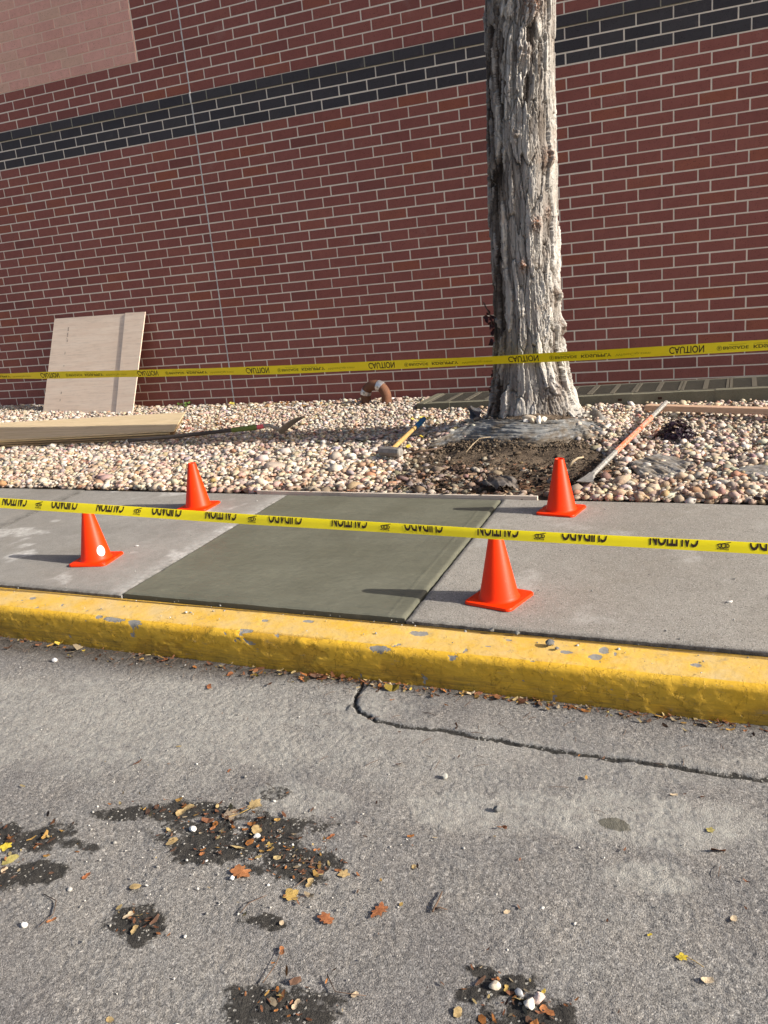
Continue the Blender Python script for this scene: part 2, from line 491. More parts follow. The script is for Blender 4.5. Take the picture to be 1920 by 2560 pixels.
def mk_cone():
    m = Mat('cone_plastic', .45, .22); c = m.coord(); r = m.rand()
    off = m.n('ShaderNodeCombineXYZ', X=m.math('MULTIPLY', r, 9.0), Y=0.0, Z=0.0).outputs[0]
    c2 = m.coord(add=off)
    col = m.mix(m.noise(c2, 6, 4), (.92, .032, .001), (.97, .045, .002))
    sc = m.mr(m.noise(c2, 26, 6, .75), .60, .70, 0, .5)
    m.base(m.mix(sc, col, (.55, .10, .05))); m.bump(m.noise(c2, 40, 3), .06, .004)
    return m.m
A_ORANGE = mk_cone()
A_STICK = plain('sticker_white', (.85, .83, .80), .35, .03, 40)
A_STPRINT = plain('sticker_ink', (.60, .22, .08), .5, .05, 40)
A_TAPE = plain('tape_yellow', (.84, .70, .008), .32, .06, 14, .5)
A_INK = plain('tape_ink', (.035, .018, .012), .5, .1, 30)
A_INK2 = plain('tape_ink_faded', (.15, .125, .012), .5, .15, 40)
A_INK3 = plain('tape_ink_pale', (.36, .31, .012), .5, .15, 40)
A_RUST = mk_metal('rusty_pipe', (.135, .060, .034), (.225, .105, .060), .75, .15, 30)
A_CLAMP = mk_metal('clamp_steel', (.55, .55, .56), (.72, .72, .73), .35, .8, 60)
A_STEEL = mk_metal('worn_steel', (.30, .29, .275), (.46, .45, .43), .5, .5, 50)
A_BLADE = mk_metal('shovel_steel', (.26, .23, .195), (.38, .345, .30), .5, .45, 50)
A_HEAD = mk_metal('hammer_head_steel', (.17, .155, .14), (.33, .31, .285), .6, .3, 35)
A_GRATE = mk_metal('grate_iron', (.105, .095, .075), (.16, .145, .115), .7, .2, 40)
A_PIT = plain('pit_dark', (.012, .011, .010), .9, .1)
A_HANDLE = mk_wood('hickory_handle', (.42, .26, .09), (.55, .36, .15), 'X', 30, .5, .3)
A_HANDLE_D = plain('dark_shaft', (.060, .050, .045), .55, .4, 40)
A_GREEN = plain('green_wrap', (.13, .17, .04), .6, .2, 60)
A_PINK = plain('pink_band', (.70, .12, .14), .6, .1, 60)
A_BLUE = plain('blue_grip', (.015, .13, .30), .5, .35, 60)
A_BARO = None
A_LEAFPURP = plain('purple_leaf', (.022, .012, .020), .35, .5, 60, .5)
A_LEAFRED = plain('creeper_leaf', (.045, .012, .013), .55, .4, 60)
A_LEAFGREEN = plain('weed_leaf', (.10, .16, .035), .6, .3, 60)
A_LEAFYEL = plain('yellow_grass', (.50, .42, .08), .6, .3, 60)
A_TWIG = plain('twig_bark', (.13, .085, .06), .8, .3, 60)
A_ROOT = plain('root_pale', (.42, .33, .22), .8, .25, 60)
A_LUMP = plain('mortar_lump', (.155, .155, .15), .9, .3, 80, bump=.7, bscale=120)
A_CHUNK = plain('broken_concrete', (.36, .30, .255), .9, .15, 30, bump=.7, bscale=70)
A_INKW = plain('stamp_ink', (.24, .18, .15), .8, .3, 60)

def mk_soil():
    m = Mat('bare_soil', .95, .1); c = m.coord()
    a = m.mix(m.noise(c, 55, 6, .7), (.035, .026, .02), (.125, .095, .07))
    s = m.attr('soil')
    a2 = m.mix(m.noise(c, 40, 6, .7), (.06, .045, .035), (.17, .13, .10))
    pale = m.mr(m.noise(c, 6, 5, .7), .4, .65, 0, .8)
    a = m.mix(pale, a, m.mix(m.noise(c, 90, 4), (.16, .122, .088), (.27, .21, .155)))
    m.base(m.mix(s, a2, a))
    m.bump(m.noise(c, 60, 6, .75), .9, .015)
    return m.m
A_SOIL = mk_soil()

def mk_bar():
    m = Mat('worn_orange_bar', .55, .4); c = m.coord()
    f = m.mr(m.noise(m.coord((14, 90, 90)), 1.0, 6, .72), .40, .55)
    m.base(m.mix(f, m.mix(m.noise(c, 60, 4), (.30, .28, .25), (.45, .43, .40)), (.72, .13, .03)))
    m.bump(m.noise(c, 90, 4), .3, .002)
    return m.m
A_BARO = mk_bar()

# ------------------------------------------------------------------ street frame: s along the kerb, t towards the wall
SF0 = (2.61769, -3.5314); TH = -0.033
CE, SE = math.cos(TH), math.sin(TH)
def st(s, t):
    return SF0[0] + CE * s - SE * t, SF0[1] + SE * s + CE * t
ZS, ZR = -0.08, -0.25                      # sidewalk top, road surface

def H(X, Y):
    """soil height of the planting bed"""
    t = np.clip(-Y / 3.5, 0, 1.1)
    return -.085 * t + .09 * sm((-X - .5) / 3) * (1 - t) + .23 * np.exp(-(((X - 3.93) / .62) ** 2 + ((Y + 2.0) / .45) ** 2))
def Hf(x, y): return float(H(np.array(float(x)), np.array(float(y))))

# ------------------------------------------------------------------ ground and road
g = Geo().add([(-150, -150, -.34), (150, -150, -.34), (150, 150, -.34), (-150, 150, -.34)], [[0, 1, 2, 3]])
g.obj('ground', plain('far_soil', (.12, .10, .08), .95, .3, 3), kind='structure', label='bare ground lying under the whole street')

def zroad(x, y):
    return ZR + .011 * np.clip((x - 2.6) / 2.9, 0, 1.3) * sm((y + 6.6) / .7)

def ell(X, Y, cx, cy, a, b, rot=-.28):
    c, s = math.cos(rot), math.sin(rot)
    dx, dy = X - cx, Y - cy
    u = dx * c - dy * s; v = dx * s + dy * c
    return (u / a) ** 2 + (v / b) ** 2

def polydist(X, Y, pts):
    D = np.full(X.shape, 9.0)
    for (ax, ay), (bx, by) in zip(pts[:-1], pts[1:]):
        ux, uy = bx - ax, by - ay; L2 = ux * ux + uy * uy
        t = np.clip(((X - ax) * ux + (Y - ay) * uy) / L2, 0, 1)
        D = np.minimum(D, np.hypot(X - ax - t * ux, Y - ay - t * uy))
    return D

CRACK = [(4.05, -5.56), (4.082, -5.639), (4.105, -5.70), (4.117, -5.766), (4.14, -5.84), (4.181, -5.891), (4.268, -5.938), (4.395, -5.948), (4.528, -5.944), (4.662, -5.96), (4.802, -5.973), (4.962, -5.983), (5.125, -5.983), (5.305, -5.991), (5.419, -5.999), (5.55, -5.991), (6.2, -6.01), (8, -6.05)]
def build_road():
    xs = np.arange(1.3, 6.2, .0062); s0, s1 = -2.052, -4.15
    ts = np.arange(0, 1.0001, 1 / 330.)
    Xg, Tg = np.meshgrid(xs, ts, indexing='ij')
    yk = SF0[1] + (Xg - SF0[0]) * math.tan(TH) + s0        # kerb line
    Y = yk + Tg * (-7.75 - yk); X = Xg
    jx = X + .012 * (fbm(X * 40, Y * 40, 3) - .5); jy = Y + .02 * (fbm(X * 25, Y * 25, 7) - .5)
    d = polydist(jx, jy, CRACK)
    z = .010 * (fbm(X * 3, Y * 3, 1) - .5) + .0016 * (fbm(X * 45, Y * 45, 2, 3) - .5) - .0026 * sm((vnoise(X * 150, Y * 150, 4) - .60) / .18) * sm((fbm(X * 5, Y * 5, 14, 3) - .22) / .25)
    f1, f2, cid, _, _ = voro(X * 92, Y * 92, 31)
    z = z + .0036 * np.maximum(cid - .55, 0) * sm((f2 - f1) / .35)
    side = sm((Y - np.interp(X, [p[0] for p in CRACK[5:]], [p[1] for p in CRACK[5:]])) / .05 + .5) * (X > 4.13)
    z = z + .007 * side
    wid = .0042 + .006 * vnoise(X * 9, Y * 9, 77)
    z = z - .013 * np.exp(-(d / wid) ** 2)
    nz = 1.5 * (fbm(X * 9, Y * 12, 21, 5) - .5) + .55 * (fbm(X * 40, Y * 40, 23, 3) - .5)
    dark = np.zeros_like(X)
    for cx, cy, a, b, r in [(3.46, -6.82, .16, .085, -.28), (3.60, -6.96, .15, .06, -.5), (3.66, -6.80, .09, .03, 0), (3.87, -6.57, .22, .05, -.3), (4.15, -6.62, .30, .105, -.33), (4.34, -6.69, .13, .08, -.3),
                            (4.04, -6.99, .085, .058, -.3), (4.085, -7.03, .04, .04, 0), (4.355, -6.915, .06, .03, -.2), (4.535, -7.12, .13, .075, -.2), (4.98, -6.94, .10, .03, -.5), (5.06, -6.99, .12, .045, -.4), (4.93, -6.905, .04, .02, 0), (5.18, -7.05, .10, .06, 0)]:
        dark = np.maximum(dark, 1.0 - .62 * ell(X, Y, cx, cy, a, b, r) + nz * 1.1)
    dark = np.clip(dark, 0, 1)
    pale = np.zeros_like(X)
    for cx, cy, a, b, w in [(5.21, -6.25, .34, .12, 1), (4.83, -6.32, .30, .10, .85), (5.26, -6.49, .11, .06, 1), (4.20, -6.14, .18, .10, .75), (3.2, -6.15, 1.2, .34, .85), (4.7, -6.1, .8, .2, .45), (4.21, -6.43, .16, .09, .8), (2.9, -5.95, .5, .14, .45)]:
        pale = np.maximum(pale, w * sm(1.25 - .8 * ell(X, Y, cx, cy, a, b, -.15) + nz))
    wet = sm(1.4 - ell(X, Y, 5.146, -6.30, .05, .035, 0) + nz * .8)
    gray = sm(1.3 - ell(X, Y, 4.123, -6.415, .06, .04, -.3) + nz * .6)
    q = -(Y - yk)
    dirt = np.clip(sm(1.15 - q / (.07 + .15 * sm((3.95 - X) / 1.0) + .05 * fbm(X * 6, Y * 6, 9))) * np.where(X < 4.0, 1.0, .75), 0, 1)
    dark = np.maximum(dark, .9 * np.exp(-(d / .010) ** 2))  # crack also darkened in colour, painting the shade of its depth
    dark = np.maximum(dark, .52 * gray)
    z = z + .011 * np.clip((X - 2.6) / 2.9, 0, 1.3) * sm((Y + 6.6) / .7)
    z = z + .006 * dark * (fbm(X * 60, Y * 60, 88, 3) - .2)
    V = np.stack([X, Y, ZR + z], -1).reshape(-1, 3)
    me = mesh_np('road', V, grid_faces(len(xs), len(ts)))
    if me.polygons[0].normal.z < 0: me.flip_normals()
    fattr(me, 'dark', dark); fattr(me, 'pale', pale); fattr(me, 'wet', wet); fattr(me, 'dirt', dirt)
    r = link('road', me, A_ASPHALT, kind='structure', label='cracked grey asphalt road surface with dark damp soil stains')
    # the rest of the road, joined round the detailed part
    x0, x1 = xs[0], xs[-1]
    def yk0(x): return SF0[1] + (x - SF0[0]) * math.tan(TH) + s0
    z0 = ZR - .001
    gg = Geo()
    for a, b in ((-60, x0 + .004), (x1 - .004, 60)):
        gg.add([(a, yk0(a), z0), (b, yk0(b), z0), (b, -7.75, z0), (a, -7.75, z0)], [[0, 3, 2, 1]])
    gg.add([(-60, -7.748, z0), (60, -7.748, z0), (60, -60, z0), (-60, -60, z0)], [[0, 3, 2, 1]])
    gg.obj('road_beyond', A_ASPHALT, r)
build_road()

# ------------------------------------------------------------------ kerb
def build_kerb():
    prof = [(-1.832, -.235), (-1.832, -.105), (-1.833, -.096)]
    prof += [(-1.836 - .004 * i, -.0965) for i in range(1, 7)]
    prof += [(-1.864, -.0925)] + [(-1.868 - .0085 * i, -.090 - .0004 * i) for i in range(0, 20)]
    cx, cz, r = -2.030, -.128, .030
    prof += [(cx - r * math.sin(a), cz + r * math.cos(a)) for a in np.linspace(0.05, PI / 2 - .1, 9)]
    prof += [(-2.060 - .010 * f, -.128 - .128 * f) for f in np.linspace(.06, 1, 22)]
    prof = np.array(prof)
    ss = np.concatenate([np.arange(-14, -1.5, .25), np.arange(-1.5, 3.8, .0085), np.arange(3.8, 14.2, .25)])
    S, J = np.meshgrid(ss, np.arange(len(prof)), indexing='ij')
    T = prof[J, 0]; Z = prof[J, 1]
    arc = np.concatenate([[0], np.cumsum(np.hypot(*np.diff(prof, axis=0).T))])[J]
    u = S; v = arc
    top = (J >= 10) & (J < 30); face = J >= 38
    rnd = (J >= 28) & (J < 42)
    n1 = fbm(u * 9, v * 9, 51, 5); n2 = fbm(u * 30, v * 30, 53, 4)
    chip = sm((n1 + .35 * (n2 - .5) - .60) / .05) * np.where(rnd, 1, 0) * sm((fbm(u * 2.1, v * 0 + 3, 61, 2) - .55) / .1)
    c2 = fbm(u * 26, v * 26, 63, 4)
    chip = np.maximum(chip, sm((c2 - .78) / .02) * (J >= 9) * sm((fbm(u * 1.5, v * 2, 64, 2) - .45) / .2))
    for cs, ct, a, b in [(1.735, -1.915, .045, .022), (2.44, -1.965, .03, .022), (2.33, -1.95, .025, .014), (2.46, -1.91, .02, .03), (.27, -2.045, .07, .012), (.40, -2.05, .04, .012), (1.62, -2.05, .05, .010), (1.02, -1.93, .02, .012), (1.22, -1.90, .03, .014), (-.35, -1.93, .02, .018), (2.10, -1.90, .015, .01), (2.78, -1.95, .022, .014), (.18, -2.04, .02, .012)]:
        chip = np.maximum(chip, np.clip(1.05 - .55 * (((S - cs) / a) ** 2 + ((T - ct) / b) ** 2), 0, 1))
    # flaking: broken sheets of old paint with raised, lit rims
    w1 = u * 8 + 2.6 * fbm(u * 7, v * 9, 71, 4); w2 = v * 13 + 3.0 * fbm(u * 8, v * 9, 73, 4)
    f1, f2, cid, ox, oy = voro(w1, w2, 75)
    e = f2 - f1
    zone = sm((fbm(u * 3.4, v * 7, 81, 3) - .50) / .10)
    flake = np.exp(-(e / .06) ** 2) * zone * (J > 30)
    plate = (cid - .5) * zone * (J > 30)
    lay = sm((fbm(u * 7, v * 11, 85, 5) + .10 * (fbm(u * 40, v * 40, 86, 3) - .5) - .50) / .016) * (J > 28) * sm((fbm(u * 1.8, v * 3, 87, 2) - .36) / .12)
    h = -.0032 * lay + .0020 * flake * sm((fbm(u * 14, v * 18, 83, 3) - .45) / .08) + .0028 * plate * sm(e / .05) - .002 * chip + .0045 * (fbm(u * 34, v * 60, 91, 4) - .5) * np.where(face, 1, .35) + .006 * (fbm(u * 3, v * 6, 93, 3) - .5)
    fine = (S > -1.5) & (S < 3.8)
    h = np.where(fine & (J > 2), h, 0)
    dp = np.gradient(prof, axis=0); nt = dp[:, 1]; nz = -dp[:, 0]
    ln = np.hypot(nt, nz); nt, nz = -nt / ln * -1, nz / ln
    # outward normal: up on the top, towards the road on the face
    sgn = np.where((nz > .3), 1, np.where(nt < 0, 1, -1))
    T2 = T + (nt * sgn)[J] * h; Z2 = Z + (nz * sgn)[J] * h
    X = SF0[0] + CE * S - SE * T2; Y = SF0[1] + SE * S + CE * T2
    me = mesh_np('kerb', np.stack([X, Y, Z2], -1).reshape(-1, 3), grid_faces(len(ss), len(prof)))
    k = len(me.polygons) // 2
    bm = bmesh.new(); bm.from_mesh(me); bm.faces.ensure_lookup_table()
    up = [f for f in bm.faces if f.normal.z < -.5]
    if len(up) > len(bm.faces) * .1: bmesh.ops.reverse_faces(bm, faces=bm.faces[:])
    bm.to_mesh(me); bm.free()
    fattr(me, 'chip', chip)
    low = sm((-Z - .125) / .12)
    fattr(me, 'dirt', np.where(J >= 36, np.clip(.10 + 1.05 * low + .6 * (fbm(u * 1.7, v * 2, 95, 3) - .5), 0, 1), .12))
    fattr(me, 'old', lay); fattr(me, 'top', ((J >= 10) & (J < 31)).astype(float)); fattr(me, 'face', np.clip((J - 27) / 4., 0, 1))
    fattr(me, 'lip_shade', ((J >= 3) & (J <= 9)).astype(float))
    link('kerb', me, A_KERB, kind='structure', label='thick kerb with chipped and flaking yellow paint')
build_kerb()

# ------------------------------------------------------------------ sidewalk slabs
def slab(name, sl, sr, tf, tb, mat, parent, label, res=.02, zfun=None, seed=0, rag=.004, stain=None, edge=.02):
    L = max(sr(0) - sl(0), .1)
    nu = max(4, int(min(L, 5) / res)); nv = int((tb - tf) / res)
    a = np.linspace(0, 1, nu); b = np.linspace(0, 1, nv)
    A, B = np.meshgrid(a, b, indexing='ij')
    T = tf + (tb - tf) * B
    S = sl(T) * (1 - A) + sr(T) * A
    nzl = (fbm(T * 30, A * 0 + seed, 5 + seed, 4) - .5) * 2
    S = S + rag * nzl * np.where(A == 0, 1, np.where(A == 1, -1, 0))
    T = T + rag * .8 * (fbm(S * 25, B * 0 + 7, 9 + seed, 4) - .5) * 2 * np.where((B == 0) | (B == 1), 1, 0)
    Z = np.full_like(S, ZS) + .003 * (fbm(S * 4, T * 4, 3 + seed) - .5) + .0012 * (fbm(S * 50, T * 50, 6 + seed, 2) - .5)
    if zfun is not None: Z = Z + zfun(S, T)
    X, Y = SF0[0] + CE * S - SE * T, SF0[1] + SE * S + CE * T
    rim = np.minimum(np.minimum(S - sl(T), sr(T) - S), np.minimum(T - tf, tb - T))
    Z = Z - .006 * np.exp(-(np.maximum(rim, 0) / .006) ** 2)
    top = np.stack([X, Y, Z], -1).reshape(-1, 3)
    F = grid_faces(nu, nv)
    # skirt
    ring = [i * nv for i in range(nu)] + [(nu - 1) * nv + j for j in range(1, nv)] + [i * nv + nv - 1 for i in range(nu - 2, -1, -1)] + [j for j in range(nv - 2, 0, -1)]
    base = len(top); low = top[ring].copy(); low[:, 2] = ZS - .14
    n = len(ring); k = np.arange(n)
    F2 = np.stack([np.array(ring), np.array(ring)[(k + 1) % n], base + (k + 1) % n, base + k], -1)[:, ::-1]
    me = mesh_np(name, np.vstack([top, low]), np.vstack([F, F2]))
    me.set_sharp_from_angle(angle=math.radians(50))
    fattr(me, 'stain', np.concatenate([(stain(S, T) if stain else np.zeros_like(S)).ravel(), np.zeros(n)]))
    fattr(me, 'edge', np.concatenate([(np.exp(-(np.maximum(rim, 0) / edge) ** 2) * .8).ravel(), np.ones(n)]))
    return link(name, me, mat, parent, label=label)

walk = bpy.data.objects.new('sidewalk', None); COL.objects.link(walk)
walk['kind'] = 'structure'; walk['label'] = 'concrete sidewalk with one freshly poured olive grey slab'
jl = lambda t: -1.835 - .17 * t
pl = lambda t: -.071 * t
pr_ = lambda t: 1.515 - .067 * t
slab('slab', lambda t: -12 + 0 * t, lambda t: jl(t) - .006, -1.824, .03, A_CONC_L, walk, 'old weathered slab at the far left', .05, seed=1)
slab('slab', lambda t: jl(t) + .006, lambda t: pl(t) - .004, -1.824, .012, A_CONC_L, walk, 'old smooth slab left of the wet patch', .016, seed=2,
     stain=lambda S, T: np.clip(sm(1 - (pl(T) - S) / .16) * .55 + .8 * sm((fbm(S * 4, T * 4, 12) - .62) / .1), 0, 1))
def freshz(S, T):
    tool = np.exp(-((T + 1.742 + .003 * np.sin(S * 9)) / .004) ** 2) * (S > .32) * (S < 1.56)
    toolr = np.exp(-((S - (pr_(T) - .085)) / .004) ** 2) * (T < -.2)
    ed = np.exp(-((S - pl(T)) / .035) ** 2)
    return .004 - .0040 * tool + .0016 * toolr + .004 * ed * fbm(S * 20, T * 12, 4) + .003 * (fbm(S * 3, T * 3, 8) - .5) + .0022 * (fbm(S * 11 + T * 6, T * 60 - S * 35, 5, 3) - .5)
slab('fresh_slab', lambda t: pl(t) + .004, lambda t: pr_(t) - .007, -1.810, -.012, A_FRESH, walk, 'freshly poured olive grey slab still wet', .0085, freshz, 3, .003)
slab('slab', lambda t: pr_(t) + .005, lambda t: 3.9 + 0 * t, -1.824, .02, A_CONC, walk, 'old grainy slab right of the wet patch', .014, seed=4,
     stain=lambda S, T: .35 * sm((fbm(S * 3, T * 3, 17) - .60) / .12), edge=.012)
slab('slab', lambda t: 3.91 + 0 * t, lambda t: 13 + 0 * t, -1.824, .02, A_CONC, walk, 'old slab beyond the right border', .06, seed=5)
# near-black sheet painting the shade in the gap between kerb and wet slab
g = Geo()
p = [st(-12, -1.835), st(13, -1.835), st(13, .05), st(-12, .05)]
g.add([(*q, -.205) for q in p], [[0, 1, 2, 3]])
g.obj('sidewalk_bed', A_PIT, walk)

# ------------------------------------------------------------------ planting bed terrain
SOILPOLY = [(3.30, -3.50), (3.15, -2.93), (3.25, -2.45), (3.33, -2.2), (3.78, -2.42), (4.38, -2.35), (4.56, -2.42), (4.80, -3.05), (4.72, -3.3), (4.46, -3.52)]
def inpoly(X, Y, P):
    ins = np.zeros(X.shape, bool); n = len(P)
    for i in range(n):
        x1, y1 = P[i]; x2, y2 = P[(i + 1) % n]
        c = ((y1 > Y) != (y2 > Y)) & (X < (x2 - x1) * (Y - y1) / (y2 - y1 + 1e-12) + x1)
        ins ^= c
    return ins
def soilmask(X, Y):
    d = polydist(X, Y, SOILPOLY + [SOILPOLY[0]])
    s = np.where(inpoly(X, Y, SOILPOLY), d, -d)
    m = sm((s + .10 * (fbm(X * 5, Y * 5, 33) - .5) * 2 + .06) / .16)
    front = sm(1 - np.abs(Y - (-3.47 - .033 * (X - 2.6))) / .16) * sm((X - 2.3) / .5) * sm((4.6 - X) / .3) * (fbm(X * 9, Y * 9, 35) + .25)
    base = sm(1 - ((X - 3.95) ** 2 + (Y + 1.85) ** 2) / .36)
    return np.clip(np.maximum(np.maximum(m, front), base), 0, 1)
def build_bed():
    xs = np.concatenate([np.arange(-12, -4, .25), np.arange(-4, 6.6, .022), np.arange(6.6, 13, .25)])
    ys = np.arange(-3.92, .3, .022)
    X, Y = np.meshgrid(xs, ys, indexing='ij')
    s = soilmask(X, Y)
    under = sm((-3.40 - .033 * (X - 2.6) - Y) / .06)
    rough = (.05 * (fbm(X * 7, Y * 7, 41, 4) - .5) + .022 * (fbm(X * 32, Y * 32, 43, 3) - .5)) * s * (1 - under)
    Z = H(X, Y) + rough + .008 * s * (1 - under) + .006 * (fbm(X * 12, Y * 12, 45) - .5) * (1 - under) - .012 * under
    me = mesh_np('planting_bed', np.stack([X, Y, Z], -1).reshape(-1, 3), grid_faces(len(xs), len(ys)))
    fattr(me, 'soil', s)
    link('planting_bed', me, A_SOIL, kind='structure', label='dark soil bed along the foot of the brick wall')
build_bed()

# ------------------------------------------------------------------ brick wall
CO, BR = .1016, .3048
def build_wall():
    wall = thing('brick_wall', 'red brick wall with a black brick band and a pale painted corner', 'wall')
    X0, X1, ZT = -9.0, 10.0, 5.45
    g = Geo().box(((X0 + X1) / 2, .1522, ZT / 2 - .15), (X1 - X0, .30, ZT + .3))
    g.obj('mortar', A_MORTAR, wall)
    # shape of one brick of unit size: front face chamfered
    def brick_mesh(L, h, dpt=.06, b=.0035):
        x, z = L / 2, h / 2
        V = [(-x + b, 0, -z + b), (x - b, 0, -z + b), (x - b, 0, z - b), (-x + b, 0, z - b),
             (-x, b, -z), (x, b, -z), (x, b, z), (-x, b, z), (-x, dpt, -z), (x, dpt, -z), (x, dpt, z), (-x, dpt, z)]
        F = [[0, 1, 2, 3], [0, 4, 5, 1], [1, 5, 6, 2], [2, 6, 7, 3], [3, 7, 4, 0], [4, 8, 9, 5], [5, 9, 10, 6], [6, 10, 11, 7], [7, 11, 8, 4]]
        return V, F
    items = []                                   # (xc, zc, length, y, sort)
    mj = .0100
    PX = -.602
    for r in range(-24, 31):
        z0, z1 = (28 - r) * CO, (29 - r) * CO
        if z1 > ZT: continue
        cuts = []
        off = 0.0 if r % 2 else 2 / 3.
        k = -30
        edges = [(off + i) * BR for i in range(-31, 34)]
        edges = [e for e in edges if e > .03 or e < -.03] + [0.0]
        if r <= -9: edges.append(PX)
        edges = sorted(set(round(e, 5) for e in edges if X0 + .02 < e < X1 - .02))
        for a, b in zip(edges[:-1], edges[1:]):
            if b - a < .03: continue
            kind = 'dark' if -4 <= r <= -1 else 'red'
            y = .0 if r != -4 else -.013
            if r <= -9 and b <= PX + 1e-4: kind = 'paint'; y = -.005
            items.append(((a + b) / 2, (z0 + z1) / 2, b - a - mj, y + random.uniform(-.0014, .0010), kind))
    C = np.array([(x, y, z) for x, z, L, y, k in items])
    L = np.array([i[2] for i in items])
    u0, v0, d = project(C - np.stack([L / 2, 0 * L, 0 * L + .045], 1))
    u1, v1, _ = project(C + np.stack([L / 2, 0 * L, 0 * L + .045], 1))
    uc, vc, _ = project(C)
    area = np.abs(u1 - u0) * 1920 * (.09 / d * 2100)
    inside = (uc > .0) & (uc < 1) & (vc > 0) & (vc < .40) & (d > 0)
    behind = (uc > .628) & (uc < .745)
    area = np.where(inside & ~behind, area, -1)
    pick = set(np.argsort(-area)[:300].tolist())
    mats = {'red': A_BRICK, 'dark': A_DARK, 'paint': A_PAINT}
    cache = {}
    joined = {k: ([], [], []) for k in mats}
    for i, (x, z, Lb, y, kind) in enumerate(items):
        h = CO - mj
        if i in pick:
            key = (round(Lb, 3), kind)
            if key not in cache:
                me = mesh_np('brick', np.array(brick_mesh(Lb, h)[0]), brick_mesh(Lb, h)[1], False)
                me.materials.append(mats[kind]); cache[key] = me
            o = bpy.data.objects.new('brick', cache[key]); COL.objects.link(o)
            o.parent = wall; o.location = (x, y, z)
            if kind == 'dark': o['label'] = 'black brick'
        else:
            V, F = brick_mesh(Lb, h); jv, jf, jt = joined[kind]; b = len(jv)
            jv += [(a + x, c + y, e + z) for a, c, e in V]; jf += [[b + q for q in f] for f in F]; jt += [random.random()] * len(F)
    names = {'red': ('brick_courses', 'further red bricks'), 'dark': ('black_brick_courses', 'further black bricks of the band'), 'paint': ('painted_brick_courses', 'bricks painted pale pinkish tan')}
    for kind, (jv, jf, jt) in joined.items():
        me = mesh_np(names[kind][0], np.array(jv), jf, False); fattr(me, 'tone', jt, 'FACE')
        link(names[kind][0], me, mats[kind], wall, kind='stuff', label=names[kind][1])
    g = Geo().box(((X0 + PX) / 2, .0275, (3.7592 + ZT) / 2), (PX - X0 - .004, .060, ZT - 3.7592))
    g.obj('painted_mortar', A_MORTAR_P, wall)
    g = Geo().box(((X0 + X1) / 2, .0215, 32.5 * CO), (X1 - X0 - .01, .061, CO - .006))
    g.obj('projecting_mortar', A_MORTAR_D, wall)
    g = Geo()
    zz = np.linspace(-.1, ZT, 240)
    for a, b in zip(zz[:-1], zz[1:]):
        w = .0125 + random.uniform(-.003, .003); s = random.uniform(-.0015, .0015)
        yo = -.016 if 3.25 < (a + b) / 2 < 3.35 else -.0025
        g.box((s, .01 + yo / 2, (a + b) / 2), (w, .02 - yo, b - a + .0))
    g.obj('control_joint', A_SEAL, wall)
    # smears of mortar left below some joints
    return wall
WALL = build_wall()

